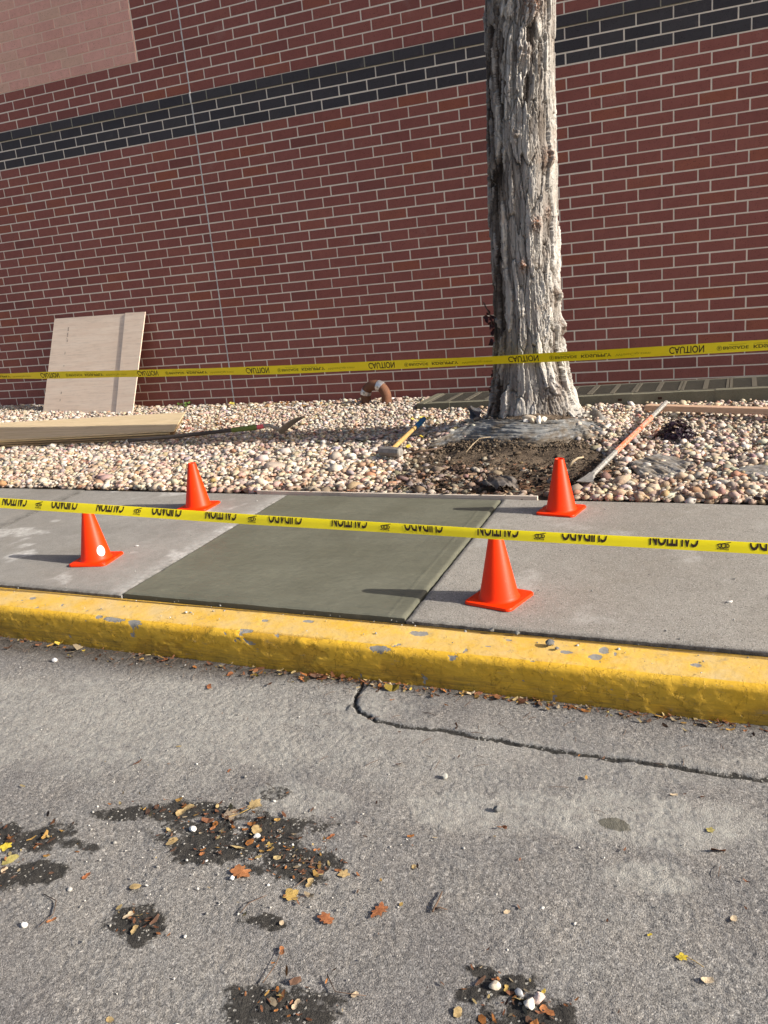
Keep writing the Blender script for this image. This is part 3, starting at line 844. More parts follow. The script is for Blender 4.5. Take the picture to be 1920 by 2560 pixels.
# ------------------------------------------------------------------ window-well curb with grates
def build_grate():
    t = thing('window_well', 'low mossy concrete curb with iron grates along the wall behind the tree', 'grate')
    xa, xb = 2.52, 9.2
    def zt(x): return .052 + (x - 2.52) * .0155
    yb, yf = -.004, -.70
    def yfr(x): return -.66 - .022 * (x - 2.5)
    # concrete frame: front curb, left return, back ledge
    g = Geo()
    def beam(x0, x1, y0a, y0b, y1a, y1b, zo=0.0, depth=.30):
        V = [(x0, y0a, zt(x0) + zo), (x1, y0b, zt(x1) + zo), (x1, y1b, zt(x1) + zo), (x0, y1a, zt(x0) + zo)]
        V += [(x, y, z - depth) for x, y, z in V]
        g.add(V, [[0, 1, 2, 3], [7, 6, 5, 4], [0, 4, 5, 1], [1, 5, 6, 2], [2, 6, 7, 3], [3, 7, 4, 0]])
    n = 40
    xs = np.linspace(xa, xb, n)
    for x0, x1 in zip(xs[:-1], xs[1:]):
        j = random.uniform(-.004, .004)
        beam(x0, x1, yfr(x0) + j, yfr(x1) + j, yfr(x0) + .085, yfr(x1) + .085, random.uniform(-.003, .002))
    beam(xa - .0, xa + .075, yfr(xa), yfr(xa), yb, yb, .004)
    beam(xa + .08, xb, yb - .05, yb - .05, yb, yb, -.001)
    o = g.obj('curb', A_CURB, t)
    me = o.data
    for nm in ('stain', 'edge'): fattr(me, nm, np.zeros(len(me.vertices)))
    g = Geo().box(((xa + xb) / 2, -.36, -.2), (xb - xa - .2, .6, .02)); g.obj('pit_floor', A_PIT, t)
    # square drain holes seen in the curb's face
    for x in (4.05, 4.47, 4.81):
        g = Geo().box((x, yfr(x) - .002, zt(x) - .045), (.035, .012, .022)); g.obj('drain_hole', plain('drain_rust', (.05, .025, .018), .9, .3) if x < 4.1 else bpy.data.materials['drain_rust'], t)
    # grate panels, each with frame strips and thin bars running along the wall
    W = .395; x = xa + .085; k = 0
    while x < 7.4:
        p = Geo(); x2 = x + W - .006
        y0, y1 = yfr(x) + .088, yb - .053
        def strip(xx0, xx1, ya, yb2, th=.012, zo=.0):
            zc = (zt(xx0) + zt(xx1)) / 2 - .012
            V = [(xx0, ya, zt(xx0) + zo), (xx1, ya, zt(xx1) + zo), (xx1, yb2, zt(xx1) + zo), (xx0, yb2, zt(xx0) + zo)]
            V += [(a, b, c - th) for a, b, c in V]
            p.add(V, [[0, 1, 2, 3], [7, 6, 5, 4], [0, 4, 5, 1], [1, 5, 6, 2], [2, 6, 7, 3], [3, 7, 4, 0]])
        strip(x, x + .022, y0, y1, .014, .002); strip(x2 - .022, x2, y0, y1, .014, .002)
        strip(x + W / 2 - .020, x + W / 2 + .020, y0 + .02, y1 - .02, .012, .001)
        strip(x + .022, x2 - .022, y0, y0 + .016); strip(x + .022, x2 - .022, y1 - .016, y1)
        nb = 11
        for i in range(nb):
            yy = y0 + .03 + (y1 - y0 - .06) * i / (nb - 1)
            strip(x + .0225, x2 - .0225, yy - .008, yy + .008, .02, -.002)
        p.obj('grate_panel', A_GRATE, t)
        x += W; k += 1
build_grate()

# ------------------------------------------------------------------ tree
TC = [(0, 3.945, -1.81), (.6, 3.93, -1.82), (1.5, 3.938, -1.82), (2.3, 3.961, -1.82), (3.05, 3.995, -1.82), (4.4, 4.06, -1.83)]
TR = [(-.1, .40), (0, .375), (.06, .352), (.11, .336), (.17, .320), (.25, .306), (.35, .295), (.46, .284), (.63, .268), (.9, .250), (1.16, .243), (1.5, .244), (2.3, .236), (3.05, .245), (4.4, .25)]
def build_tree():
    t = thing('tree', 'thick tree trunk with deeply furrowed grey bark before the brick wall', 'tree', (3.94, -1.82, .05))
    ang = np.concatenate([np.linspace(-PI * .5 - PI * .70, -PI * .5 + PI * .62, 300), np.linspace(-PI * .5 + PI * .62, -PI * .5 + PI * 1.30, 42)[1:-1]])
    zs = np.concatenate([np.linspace(-.08, 3.35, 760), np.linspace(3.35, 4.4, 40)[1:]])
    A, Z = np.meshgrid(ang, zs, indexing='ij')
    cx = np.interp(Z, [a[0] for a in TC], [a[1] for a in TC]); cy = np.interp(Z, [a[0] for a in TC], [a[2] for a in TC])
    R = np.interp(Z, [a[0] for a in TR], [a[1] for a in TR])
    R = R * (1 + .030 * np.cos(3 * A + 1.3 + .5 * Z) + .02 * np.cos(5 * A - .7 * Z))
    fl = np.exp(-np.maximum(Z, 0) / .16)
    lob = .13 * np.exp(-((np.angle(np.exp(1j * (A + .22)))) / .36) ** 2) + .05 * np.exp(-((np.angle(np.exp(1j * (A + 1.9)))) / .3) ** 2) + .06 * np.exp(-((np.angle(np.exp(1j * (A + 2.75)))) / .3) ** 2) - .06 * np.exp(-((np.angle(np.exp(1j * (A + 1.15)))) / .3) ** 2)
    R = R + lob * fl
    Au = A * .245
    # two interleaved layers of long bark plates
    wx = Au + .020 * (fbm(Au * 10, Z * 3.0, 201) - .5) * 2 + .02 * np.sin(Z * 2.3 + A * 2) + .010 * (fbm(Au * 60, Z * 26, 202) - .5) * 2; wz = Z + .12 * (fbm(Au * 16, Z * 5, 203) - .5) * 2
    f1, f2, cid, ox, oy = voro(wx / .044, wz / .40, 211)
    e1 = sm((f2 - f1) / .10)
    g1, g2, did, px, py = voro(wx / .019, wz / .16, 213)
    e2 = sm((g2 - g1) / .14)
    k1, k2, kid, qx, qy = voro(wx / .012 + 7, wz / .10, 219)
    rough = .38 + .62 * sm((fbm(Au * 3, Z * 1.1, 215, 2) - .38) / .25)
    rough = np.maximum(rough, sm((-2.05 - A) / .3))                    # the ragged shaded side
    smooth = np.exp(-((A + 1.42) / .24) ** 2) * sm((Z - .10) / .1) * sm((.78 - Z) / .25)          # the smooth scar low on the front
    rough = rough * (1 - .85 * smooth)
    lift = np.where(hsh(np.floor(cid * 991), cid * 0, 3) > .35, 1, -1)
    h = (1 - .7 * smooth) * (.024 * (e1 - .75) + .036 * (cid - .5) + .012 * ox * lift) + rough * (.014 * (e2 - .7) + .020 * (did - .5) + .006 * px + .005 * (kid - .5) + .004 * sm((k2 - k1) / .2))
    h = h + .012 * (.25 + rough) * (fbm(Au * 85, Z * 8, 217, 4) - .5) + .005 * (.3 + rough) * (fbm(Au * 170, Z * 45, 219, 3) - .5)
    low = np.exp(-np.maximum(Z, 0) / .22)
    h = h + low * .040 * (fbm(Au * 30, Z * 20, 221, 5) - .5)
    knot = np.zeros_like(h)
    for ka, kz, ks, kh, red in [(-.28, 1.03, .055, .045, .1), (-.15, .79, .05, .045, .2), (-.75, .37, .075, .032, .2), (-1.02, 1.55, .042, .030, .9), (-.5, 2.0, .055, .035, .6), (-1.42, 1.27, .04, .024, .9), (-1.25, 2.68, .05, .02, .3), (-1.05, 2.96, .07, .03, .8), (-1.55, 2.15, .03, .02, .2), (-.55, 1.62, .04, .03, .5), (-1.5, .93, .03, .018, .1)]:
        q = np.exp(-(((A - ka) * .245 / ks) ** 2 + ((Z - kz) / (ks * 1.25)) ** 2))
        h = h + q * (kh + .06 * (fbm(Au * 45, Z * 45, 231, 4) - .5)); knot = np.maximum(knot, q * red)
    r = R - .014 + h
    V = np.stack([cx + r * np.cos(A) - 3.94, cy + r * np.sin(A) + 1.82, Z - .05], -1).reshape(-1, 3)
    me = mesh_np('trunk', V, grid_faces(len(ang), len(zs), wrap=True))
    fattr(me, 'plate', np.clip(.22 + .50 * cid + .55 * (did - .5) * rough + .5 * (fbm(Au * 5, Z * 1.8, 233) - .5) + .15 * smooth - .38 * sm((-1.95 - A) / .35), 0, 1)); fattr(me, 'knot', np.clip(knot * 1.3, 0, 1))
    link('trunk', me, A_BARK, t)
    # limbs above the picture
    rs = random.Random(5)
    def limb(p, d, L, r0, depth):
        pts = [Vector(p)]; rr = [r0]; dv = Vector(d).normalized(); n = 8
        for i in range(n):
            dv = (dv + Vector((rs.uniform(-.12, .12), rs.uniform(-.12, .12), .05))).normalized()
            pts.append(pts[-1] + dv * L / n); rr.append(r0 * (1 - .62 * (i + 1) / n))
        g = Geo().tube(pts, rr, 9)
        if depth > 0:
            for i in (3, 5, 6, 8):
                ax = Vector((rs.uniform(-1, 1), rs.uniform(-1, 1), rs.uniform(.1, .9))).normalized()
                sub = (dv * .6 + ax).normalized(); q = [pts[i]]; r2 = [rr[i] * .7]
                for k in range(6):
                    sub = (sub + Vector((rs.uniform(-.2, .2), rs.uniform(-.2, .2), .06))).normalized()
                    q.append(q[-1] + sub * L * .1); r2.append(rr[i] * .7 * (1 - .14 * (k + 1)))
                g.tube(q, r2, 6)
        o = g.obj('limb', A_BARK, t, True)
        for nm in ('plate', 'knot'): fattr(o.data, nm, np.full(len(o.data.vertices), .5 if nm == 'plate' else 0.))
    for d, L, r0 in [((.7, -.2, 1), 3.2, .14), ((-.8, .25, 1), 3.0, .13), ((.1, -.8, 1.2), 3.0, .12), ((0, .45, 1.4), 3.4, .15)]:
        limb((.12, -.01, 4.25), d, L, r0, 1)
build_tree()

# ------------------------------------------------------------------ river gravel
def icos(sub):
    bm = bmesh.new(); bmesh.ops.create_icosphere(bm, subdivisions=sub, radius=1)
    V = np.array([v.co[:] for v in bm.verts]); F = np.array([[v.index for v in f.verts] for f in bm.faces]); bm.free(); return V, F

def scatter(name, pts, size, protoV, protoF, cols, mat, flat=(.52, .80), tilt=.38, smooth=True, **props):
    n = len(pts); k = len(protoV); nv = protoV[0].shape[0]
    idx = rng.integers(0, k, n)
    P = np.stack(protoV)[idx]                                   # n,nv,3
    a = size; b = size * rng.uniform(.62, .95, n); c = size * rng.uniform(flat[0], flat[1], n) * .78
    P = P * np.stack([a, b, c], 1)[:, None, :]
    tx = rng.normal(0, tilt, n); yaw = rng.uniform(0, 2 * PI, n)
    ct, s_ = np.cos(tx), np.sin(tx)
    y = P[:, :, 1] * ct[:, None] - P[:, :, 2] * s_[:, None]; z = P[:, :, 1] * s_[:, None] + P[:, :, 2] * ct[:, None]
    cy_, sy_ = np.cos(yaw), np.sin(yaw)
    x2 = P[:, :, 0] * cy_[:, None] - y * sy_[:, None]; y2 = P[:, :, 0] * sy_[:, None] + y * cy_[:, None]
    V = np.stack([x2, y2, z], -1) + pts[:, None, :]
    F = protoF[None] + (np.arange(n) * nv)[:, None, None]
    me = mesh_np(name, V.reshape(-1, 3), F.reshape(-1, protoF.shape[1]), smooth)
    cattr(me, 'tint', np.repeat(cols, len(protoF), 0))
    return link(name, me, mat, **props)

def protos(sub, n, seed, amp=.20, cut=True):
    V, F = icos(sub); out = []
    r = np.random.default_rng(seed)
    for i in range(n):
        W = V.copy()
        for k in range(5):
            d = r.normal(size=3); d /= np.linalg.norm(d)
            W *= (1 + amp * .6 * np.sin(2.2 * (V @ d) + r.uniform(0, 6)))[:, None] ** 1
        if cut:                                                  # worn flat faces
            for k in range(4):
                d = r.normal(size=3); d /= np.linalg.norm(d); l = r.uniform(.62, .85)
                q = W @ d; W -= np.maximum(q - l, 0)[:, None] * d * .85
        out.append(W / np.abs(W).max())
    return out, F

STONE_COL = np.array([(.62, .53, .43), (.70, .64, .56), (.54, .42, .32), (.47, .34, .25), (.56, .42, .35), (.42, .38, .35), (.64, .52, .39), (.48, .28, .18), (.36, .29, .24), (.76, .72, .68)])
STONE_W = np.array([.20, .20, .15, .10, .11, .07, .08, .03, .03, .03])
def stone_cols(n):
    c = STONE_COL[rng.choice(len(STONE_COL), n, p=STONE_W / STONE_W.sum())]
    return np.clip(c * rng.uniform(.78, 1.1, n)[:, None] + rng.normal(0, .02, (n, 3)), .05, .82)

def build_gravel():
    pitch = .0345
    xs = np.arange(-5.8, 8.0, pitch); ys = np.arange(-3.62, .0, pitch * .88)
    X, Y = np.meshgrid(xs, ys, indexing='ij')
    X = X + pitch * .5 * (np.arange(len(ys)) % 2)[None, :]
    X = (X + rng.normal(0, pitch * .26, X.shape)).ravel(); Y = (Y + rng.normal(0, pitch * .26, Y.shape)).ravel()
    def keep(X, Y, thin):
        u, v, d = project(np.stack([X, Y, H(X, Y)], 1))
        k = (u > -.20) & (u < 1.32) & (d > 0) & (Y < -.015)
        tl = (-(X - SF0[0]) * SE + (Y - SF0[1]) * CE)
        k &= tl > .040
        k &= ~((X > 2.47) & (Y > -.70 - .022 * (X - 2.5)))
        k &= ((X - 3.945) ** 2 + (Y + 1.81) ** 2) > .36 ** 2
        s = soilmask(X, Y)
        k &= rng.random(len(X)) > s * thin * (1 - .55 * sm((-2.75 - Y) / .2) * sm((4.02 - X) / .12))
        # under the fabric drape and the two dusty fabric patches the stones are mostly gone
        for cx, cy, a, b, r in [(3.92, -2.28, .50, .17, 0), (4.98, -2.86, .20, .24, 0), (5.56, -2.98, .12, .11, 0)]:
            k &= (ell(X, Y, cx, cy, a, b, r) > 1) | (rng.random(len(X)) > .74)
        return k
    k1 = keep(X, Y, .93)
    X1, Y1 = X[k1], Y[k1]
    sel = rng.random(len(X1)) < .55
    X2 = X1[sel] + rng.normal(0, .014, sel.sum()); Y2 = Y1[sel] + rng.normal(0, .014, sel.sum())
    k2 = keep(X2, Y2, .9); X2, Y2 = X2[k2], Y2[k2]
    X = np.concatenate([X1, X2]); Y = np.concatenate([Y1, Y2])
    lay = np.concatenate([np.zeros(len(X1)), np.ones(len(X2))])
    size = .0208 * np.exp(rng.normal(0, .34, len(X))) * (1 + .30 * sm((-Y - 1.6) / 1.6))
    Z = H(X, Y) + .009 + lay * rng.uniform(.012, .024, len(X)) + rng.uniform(-.004, .004, len(X))
    P = np.stack([X, Y, Z], 1); cols = stone_cols(len(X))
    tan = sm((-Y - 2.3) / 1.0) * .5
    cols = np.clip(cols * .92, 0, .85) * (1 - tan[:, None] * np.array([.12, .20, .28]))
    s = soilmask(X, Y)
    cols = cols * (1 - .45 * s[:, None])
    gone = sm((fbm(X * 1.3, Y * 1.3, 77, 3) - .5) / .2)[:, None] * .12
    cols = cols * (1 - gone)
    near = Y < -1.75
    hi, Fh = protos(2, 7, 3); lo, Fl = protos(1, 9, 4)
    big = near & (rng.random(len(X)) < .0)
    scatter('gravel', P, size, lo, Fl, cols, A_TINT, kind='stuff', label='pale cream and tan river pebbles covering the bed along the wall', category='gravel')
    return
build_gravel()

# ------------------------------------------------------------------ soil crumbs, mulch and litter
def build_soil_bits():
    n = 9000
    X = rng.uniform(2.3, 4.95, n); Y = rng.uniform(-3.5, -1.5, n)
    s = soilmask(X, Y); tl = (-(X - SF0[0]) * SE + (Y - SF0[1]) * CE)
    X[:1400] = rng.uniform(3.3, 4.5, 1400); Y[:1400] = -2.44 - .04 * np.sin((X[:1400] - 3.3) * 2.6) + rng.normal(0, .035, 1400); s[:1400] = 1
    tl = (-(X - SF0[0]) * SE + (Y - SF0[1]) * CE)
    k = (rng.random(n) < s * .9) & (tl > .02) & (((X - 3.945) ** 2 + (Y + 1.81) ** 2) > .33 ** 2)
    X, Y = X[k], Y[k]; n = len(X)
    pv, pf = protos(1, 6, 9, .45, True)
    dk = sm((-Y - 2.75) / .35)
    base = np.array([.12, .092, .066])[None] * (1 - dk[:, None]) + np.array([.035, .026, .019])[None] * dk[:, None]
    cols = base * rng.uniform(.55, 1.6, n)[:, None]
    Z = H(X, Y) + .016 + .05 * (fbm(X * 7, Y * 7, 41, 4) - .5)
    scatter('soil_crumbs', np.stack([X, Y, Z], 1), .0075 * np.exp(rng.normal(0, .55, n)), pv, pf, cols, A_CLOD, flat=(.6, .95), kind='stuff', label='loose dark soil crumbs dug up in front of the tree', category='soil')
build_soil_bits()

def bits(name, X, Y, Z, size, cols, mat, asp=(1.2, 3.2), lift=.5, **props):
    """small bent leaf scraps: two quads each"""
    n = len(X); yaw = rng.uniform(0, 2 * PI, n); a = size; b = size / rng.uniform(*asp, n)
    bend = rng.uniform(-.1, lift, n) * size; tilt = rng.normal(0, .35, n)
    loc = []
    for u in (-1, 0, 1):
        for v in (-1, 1):
            w = (1 if u == 0 else .45)
            loc.append((u * a, v * b * w, (abs(u)) * bend + v * b * tilt))
    L = np.stack([np.stack(p, -1) for p in loc], 1)            # n,6,3
    c, s = np.cos(yaw)[:, None], np.sin(yaw)[:, None]
    V = np.stack([L[:, :, 0] * c - L[:, :, 1] * s + X[:, None], L[:, :, 0] * s + L[:, :, 1] * c + Y[:, None], L[:, :, 2] + Z[:, None]], -1)
    f = np.array([[0, 2, 3, 1], [2, 4, 5, 3]])
    F = f[None] + (np.arange(n) * 6)[:, None, None]
    me = mesh_np(name, V.reshape(-1, 3), F.reshape(-1, 4), False)
    cattr(me, 'tint', np.repeat(cols, 2, 0))
    return link(name, me, mat, **props)

LEAFC = np.array([(.42, .17, .05), (.50, .30, .09), (.33, .14, .06), (.55, .42, .20), (.25, .11, .06), (.58, .42, .07), (.48, .38, .25), (.16, .09, .06)])
def build_litter():
    # mulch along the front of the bed
    n = 5200
    X = rng.uniform(2.2, 5.6, n); Y = rng.uniform(-3.62, -2.4, n)
    tl = (-(X - SF0[0]) * SE + (Y - SF0[1]) * CE)
    dens = np.clip(soilmask(X, Y), 0, 1) * sm((.95 - tl) / .7) + .22 * (tl < .09)
    k = (rng.random(n) < dens) & (tl > .018)
    X, Y = X[k], Y[k]; n = len(X)
    c = np.array([(.05, .032, .024), (.09, .055, .035), (.16, .09, .055), (.30, .20, .13), (.03, .022, .018), (.24, .12, .07)])[rng.choice(6, n, p=[.3, .24, .16, .08, .14, .08])]
    bits('mulch', X, Y, H(X, Y) + .022 + .05 * (fbm(X * 7, Y * 7, 41, 4) - .5) + rng.uniform(0, .01, n), .014 * np.exp(rng.normal(0, .4, n)), c, A_LITTER, (1.4, 4), kind='stuff', label='dark shredded mulch and dead leaf bits at the edge of the bed', category='mulch')
    # rusty leaf bits caught among the stones by the plywood
    n = 420
    X = np.concatenate([rng.normal(.55, .16, n // 2), rng.normal(.9, .5, n - n // 2)]); Y = np.concatenate([rng.normal(-1.35, .28, n // 2), rng.normal(-.25, .12, n - n // 2)])
    k = Y < -.04; X, Y = X[k], Y[k]; n = len(X)
    bits('dead_leaf_bits', X, Y, H(X, Y) + .036, .011 * np.exp(rng.normal(0, .35, n)), LEAFC[rng.choice(5, n)] * .8, A_LITTER, kind='stuff', label='rusty leaf bits caught between the pebbles near the plywood', category='leaf litter')
    # litter in the gutter
    n = 640
    S = np.concatenate([rng.uniform(1.3, 3.6, n * 2 // 3), rng.uniform(-.8, 1.5, n - n * 2 // 3)])
    q = np.abs(rng.normal(0, 1, n)) * np.where(S > 1.3, .020, .05) * (.4 + 1.4 * fbm(S * 3, S * 0, 55, 3))
    T = -2.076 - q
    X, Y = SF0[0] + CE * S - SE * T, SF0[1] + SE * S + CE * T
    c = LEAFC[rng.choice(len(LEAFC), n, p=[.13, .12, .15, .13, .17, .05, .10, .15])] * rng.uniform(.45, .95, n)[:, None]
    c[q > .05] *= .6
    bits('gutter_litter', X, Y, zroad(X, Y) + .006 + rng.uniform(0, .006, n), .0085 * np.exp(rng.normal(0, .45, n)), c, A_LITTER, (1.3, 4.5), .6, kind='stuff', label='orange and tan leaf bits collected along the foot of the kerb', category='leaf litter')
    # crumbs of leaf on the road stains
    P = []
    for cx, cy, a, b, m in [(4.15, -6.62, .30, .12, 130), (3.87, -6.57, .22, .07, 44), (3.5, -6.86, .18, .12, 60), (4.36, -6.70, .14, .10, 70), (4.04, -6.99, .09, .06, 24), (4.53, -7.11, .13, .08, 36), (5.03, -6.96, .14, .06, 50), (4.6, -6.4, 1.2, .6, 70)]:
        P.append(np.stack([rng.normal(cx, a * .55, m), rng.normal(cy, b * .55, m)], 1))
    P = np.vstack(P); n = len(P)
    c = LEAFC[rng.choice(len(LEAFC), n, p=[.14, .08, .16, .10, .2, .02, .10, .2])] * rng.uniform(.4, .9, n)[:, None]
    bits('road_leaf_bits', P[:, 0], P[:, 1], zroad(P[:, 0], P[:, 1]) + .006, .0062 * np.exp(rng.normal(0, .5, n)), c, A_LITTER, (1.3, 4), .4, kind='stuff', label='small leaf crumbs scattered over the soil stains on the road', category='leaf litter')
    # grit
    n = 520
    k = rng.random(n) < .5
    X = np.where(k, rng.normal(4.15, .35, n), rng.uniform(2.4, 5.6, n)); Y = np.where(k, rng.normal(-6.72, .17, n), rng.uniform(-7.3, -5.62, n))
    pv, pf = protos(1, 5, 19, .3, True)
    cols = np.array([(.7, .68, .64)])[np.zeros(n, int)] * rng.uniform(.3, .9, n)[:, None]
    scatter('road_grit', np.stack([X, Y, zroad(X, Y) + .003], 1), .0030 * np.exp(rng.normal(0, .5, n)), pv, pf, cols, A_TINT, kind='stuff', label='pale grit lying loose on the asphalt', category='grit')
    n = 260
    S = rng.uniform(-.6, 3.3, n); T = np.where(rng.random(n) < .6, rng.uniform(-2.02, -1.80, n), rng.uniform(-1.8, -.1, n))
    k = ~((S > pl(T)) & (S < pr_(T)) & (T > -1.82)); S, T = S[k], T[k]; n = len(S)
    X, Y = SF0[0] + CE * S - SE * T, SF0[1] + SE * S + CE * T
    cols = np.array([(.33, .33, .32)])[np.zeros(n, int)] * rng.uniform(.4, 1.7, n)[:, None]
    scatter('cement_crumbs', np.stack([X, Y, np.where(T < -1.82, -.088, ZS + .003)], 1), .0032 * np.exp(rng.normal(0, .55, n)), pv, pf, cols, A_CLOD, kind='stuff', label='cement crumbs spilled on the kerb top and the slabs', category='grit')
    # pine needles and stalks
    g = Geo()
    for i in range(120):
        if i < 70: s, t2 = random.uniform(-.7, 1.6), -2.09 - abs(random.gauss(0, .07))
        else: s, t2 = random.uniform(1.2, 3.4), -2.08 - abs(random.gauss(0, .35))
        x, y = st(s, t2); a = random.uniform(0, 2 * PI); L = random.uniform(.02, .06); k = random.uniform(-.4, .4)
        pts = [(x + math.cos(a + k * f) * L * f, y + math.sin(a + k * f) * L * f, float(zroad(x, y)) + .006 + .003 * math.sin(f * 3)) for f in (0, .33, .66, 1)]
        g.tube(pts, .0008, 4)
    g.obj('needles', A_TWIG, kind='stuff', label='thin brown needles and stalks strewn by the kerb', category='leaf litter')
build_litter()

# ------------------------------------------------------------------ landscape fabric
def drape(name, label, outline, mat, hgt=.03, wr=.02, wd=(0, 1), k=0, res=.008, cat='fabric', edge_lift=0.0, zextra=None):
    xs = [p[0] for p in outline]; ys = [p[1] for p in outline]
    X, Y = np.meshgrid(np.arange(min(xs) - .05, max(xs) + .05, res), np.arange(min(ys) - .05, max(ys) + .05, res), indexing='ij')
    jx = X + .05 * (fbm(X * 6, Y * 6, 300 + k, 2) - .5); jy = Y + .05 * (fbm(X * 6, Y * 6, 310 + k, 2) - .5)
    ins = inpoly(jx, jy, outline)
    c = X * wd[0] + Y * wd[1]; d = -X * wd[1] + Y * wd[0]
    fold = fbm(c * 34 + 2.2 * fbm(X * 4, Y * 4, 320 + k), d * 3.5, 330 + k, 4)
    fold = np.abs(fold - .5) * 2
    Z = H(X, Y) + hgt + wr * (1 - fold) + .5 * wr * (fbm(X * 14, Y * 14, 340 + k) - .5)
    if zextra is not None: Z = Z + zextra(X, Y)
    dd = polydist(X, Y, outline + [outline[0]])
    Z = Z + edge_lift * np.exp(-(dd / .03) ** 2) - .03 * (1 - sm(dd / .035)) * (edge_lift == 0)
    nu, nv = X.shape
    F = grid_faces(nu, nv)
    ok = ins.ravel()
    F = F[ok[F].all(1)]
    used = np.unique(F); mp = np.full(nu * nv, -1); mp[used] = np.arange(len(used))
    V = np.stack([X, Y, Z], -1).reshape(-1, 3)[used]
    me = mesh_np(name, V, mp[F])
    o = link(name, me, mat, label=label, category=cat)
    md = o.modifiers.new('thickness', 'SOLIDIFY'); md.thickness = .0015
    return o
def sheet_fall():
    top = [(x, y, Hf(x, y) + .016) for x, y in ((3.28, -2.34), (3.40, -2.19), (3.55, -2.10), (3.75, -2.21), (3.95, -2.245), (4.15, -2.235), (4.32, -2.14), (4.44, -2.06), (4.54, -2.12))]
    bot = [(x, y, Hf(x, y) - .012) for x, y in ((3.22, -2.42), (3.36, -2.42), (3.52, -2.42), (3.75, -2.49), (3.95, -2.51), (4.15, -2.49), (4.32, -2.42), (4.44, -2.34), (4.56, -2.26))]
    nu, nv = 260, 70
    uu = np.linspace(0, 1, nu); k = np.linspace(0, 1, len(top))
    tp = np.stack([np.interp(uu, k, [p[i] for p in top]) for i in range(3)], -1); bt = np.stack([np.interp(uu, k, [p[i] for p in bot]) for i in range(3)], -1)
    for q in (tp, bt):                                           # smooth the polyline
        for i in range(3): q[:, i] = np.convolve(np.pad(q[:, i], 14, 'edge'), np.ones(29) / 29, 'valid')
    vv = np.linspace(-.45, 1, nv)
    U, Vv = np.meshgrid(uu, vv, indexing='ij')
    f = np.clip(Vv, 0, 1)
    P = tp[:, None, :] * (1 - f[..., None]) + bt[:, None, :] * f[..., None]
    P[..., 2] += .020 * np.sin(np.pi * np.clip(f, 0, 1)) * (.4 + .6 * fbm(U * 5, f * 2, 401))
    back = np.clip(-Vv, 0, 1)
    P[..., 1] += back * .16; P[..., 2] += back * .02
    w = fbm(U * 5 + .8 * Vv, Vv * 11 + 2.5 * fbm(U * 4, Vv * 2, 403), 405, 5)
    rid = 1 - np.abs(w - .5) * 2.6
    d = .034 * rid + .030 * (fbm(U * 16, Vv * 7, 407, 5) - .5) + .03 * np.exp(-((U - .80 - .1 * Vv) / .03) ** 2) * f
    P[..., 1] -= d * .8; P[..., 2] += d * .6
    rag = .05 * (fbm(U * 9, U * 0, 409, 4) - .5)
    keep = (Vv > -.42 + rag * 2) & (Vv < .98)
    F = grid_faces(nu, nv); F = F[keep.ravel()[F].all(1)]
    used = np.unique(F); mp = np.full(nu * nv, -1); mp[used] = np.arange(len(used))
    me = mesh_np('landscape_fabric', P.reshape(-1, 3)[used], mp[F]); fattr(me, 'mud', np.clip((f - .45) / .5, 0, 1).ravel()[used])
    o = link('landscape_fabric', me, A_FABRIC, label='crumpled grey plastic sheet draped over the mound before the trunk', category='fabric')
    md = o.modifiers.new('thickness', 'SOLIDIFY'); md.thickness = .0015
sheet_fall()
drape('landscape_fabric', 'dusty grey sheet half buried in pebbles right of the long bar',
      [(4.76, -2.78), (4.86, -2.66), (4.99, -2.55), (5.10, -2.68), (5.20, -2.83), (5.16, -3.02), (5.19, -3.16), (5.02, -3.17), (4.90, -3.20), (4.84, -3.0)], A_FABRIC2, .004, .036, (.8, .6), 2)
drape('landscape_fabric', 'torn grey sheet among the pebbles beside the right picture edge',
      [(5.40, -2.97), (5.48, -2.86), (5.75, -2.83), (5.78, -3.08), (5.6, -3.11), (5.45, -3.10)], A_FABRIC2, .004, .032, (.3, 1), 3)
drape('muddy_cloth', 'dark muddy cloth crumpled in the mulch behind the wet slab',
      [(3.93, -3.42), (3.99, -3.26), (4.06, -3.21), (4.14, -3.27), (4.20, -3.42), (4.14, -3.47), (4.02, -3.46)], A_CLOTH, .02, .07, (.7, .7), 4, .009, 'cloth')
def flap(name, label, base, tip, wdt, mat, k):
    """an upright torn flap of sheeting"""
    b0, b1 = [Vector(p) for p in base]; t0, t1 = [Vector(p) for p in tip]
    nu, nv = 16, 12; V = []
    nrm = (b1 - b0).cross(t0 - b0).normalized()
    for i in range(nu):
        for j in range(nv):
            u, v = i / (nu - 1), j / (nv - 1)
            p = (b0.lerp(b1, u)).lerp(t0.lerp(t1, u), v)
            w = .03 * math.sin(u * 7 + k + v * 3) * (.4 + v) + .012 * math.sin(v * 9 + u * 5)
            V.append(p + nrm * w + Vector((0, 0, .012 * math.sin(u * 11 + k) * v)))
    me = mesh_np(name, np.array([v[:] for v in V]), grid_faces(nu, nv))
    o = link(name, me, mat, label=label, category='fabric')
    md = o.modifiers.new('thickness', 'SOLIDIFY'); md.thickness = .0015
flap('fabric_flap', 'dark torn fabric flap sticking up left of the trunk foot', ((3.36, -1.52, .03), (3.50, -1.66, .06)), ((3.27, -1.42, .13), (3.36, -1.45, .14)), .1, A_FABRIC_D, 1)
flap('fabric_flap', 'pale grey plastic flap standing up right of the trunk foot', ((4.40, -1.98, .05), (4.56, -1.84, .03)), ((4.37, -1.86, .15), (4.45, -1.72, .13)), .1, A_FABRIC, 2)

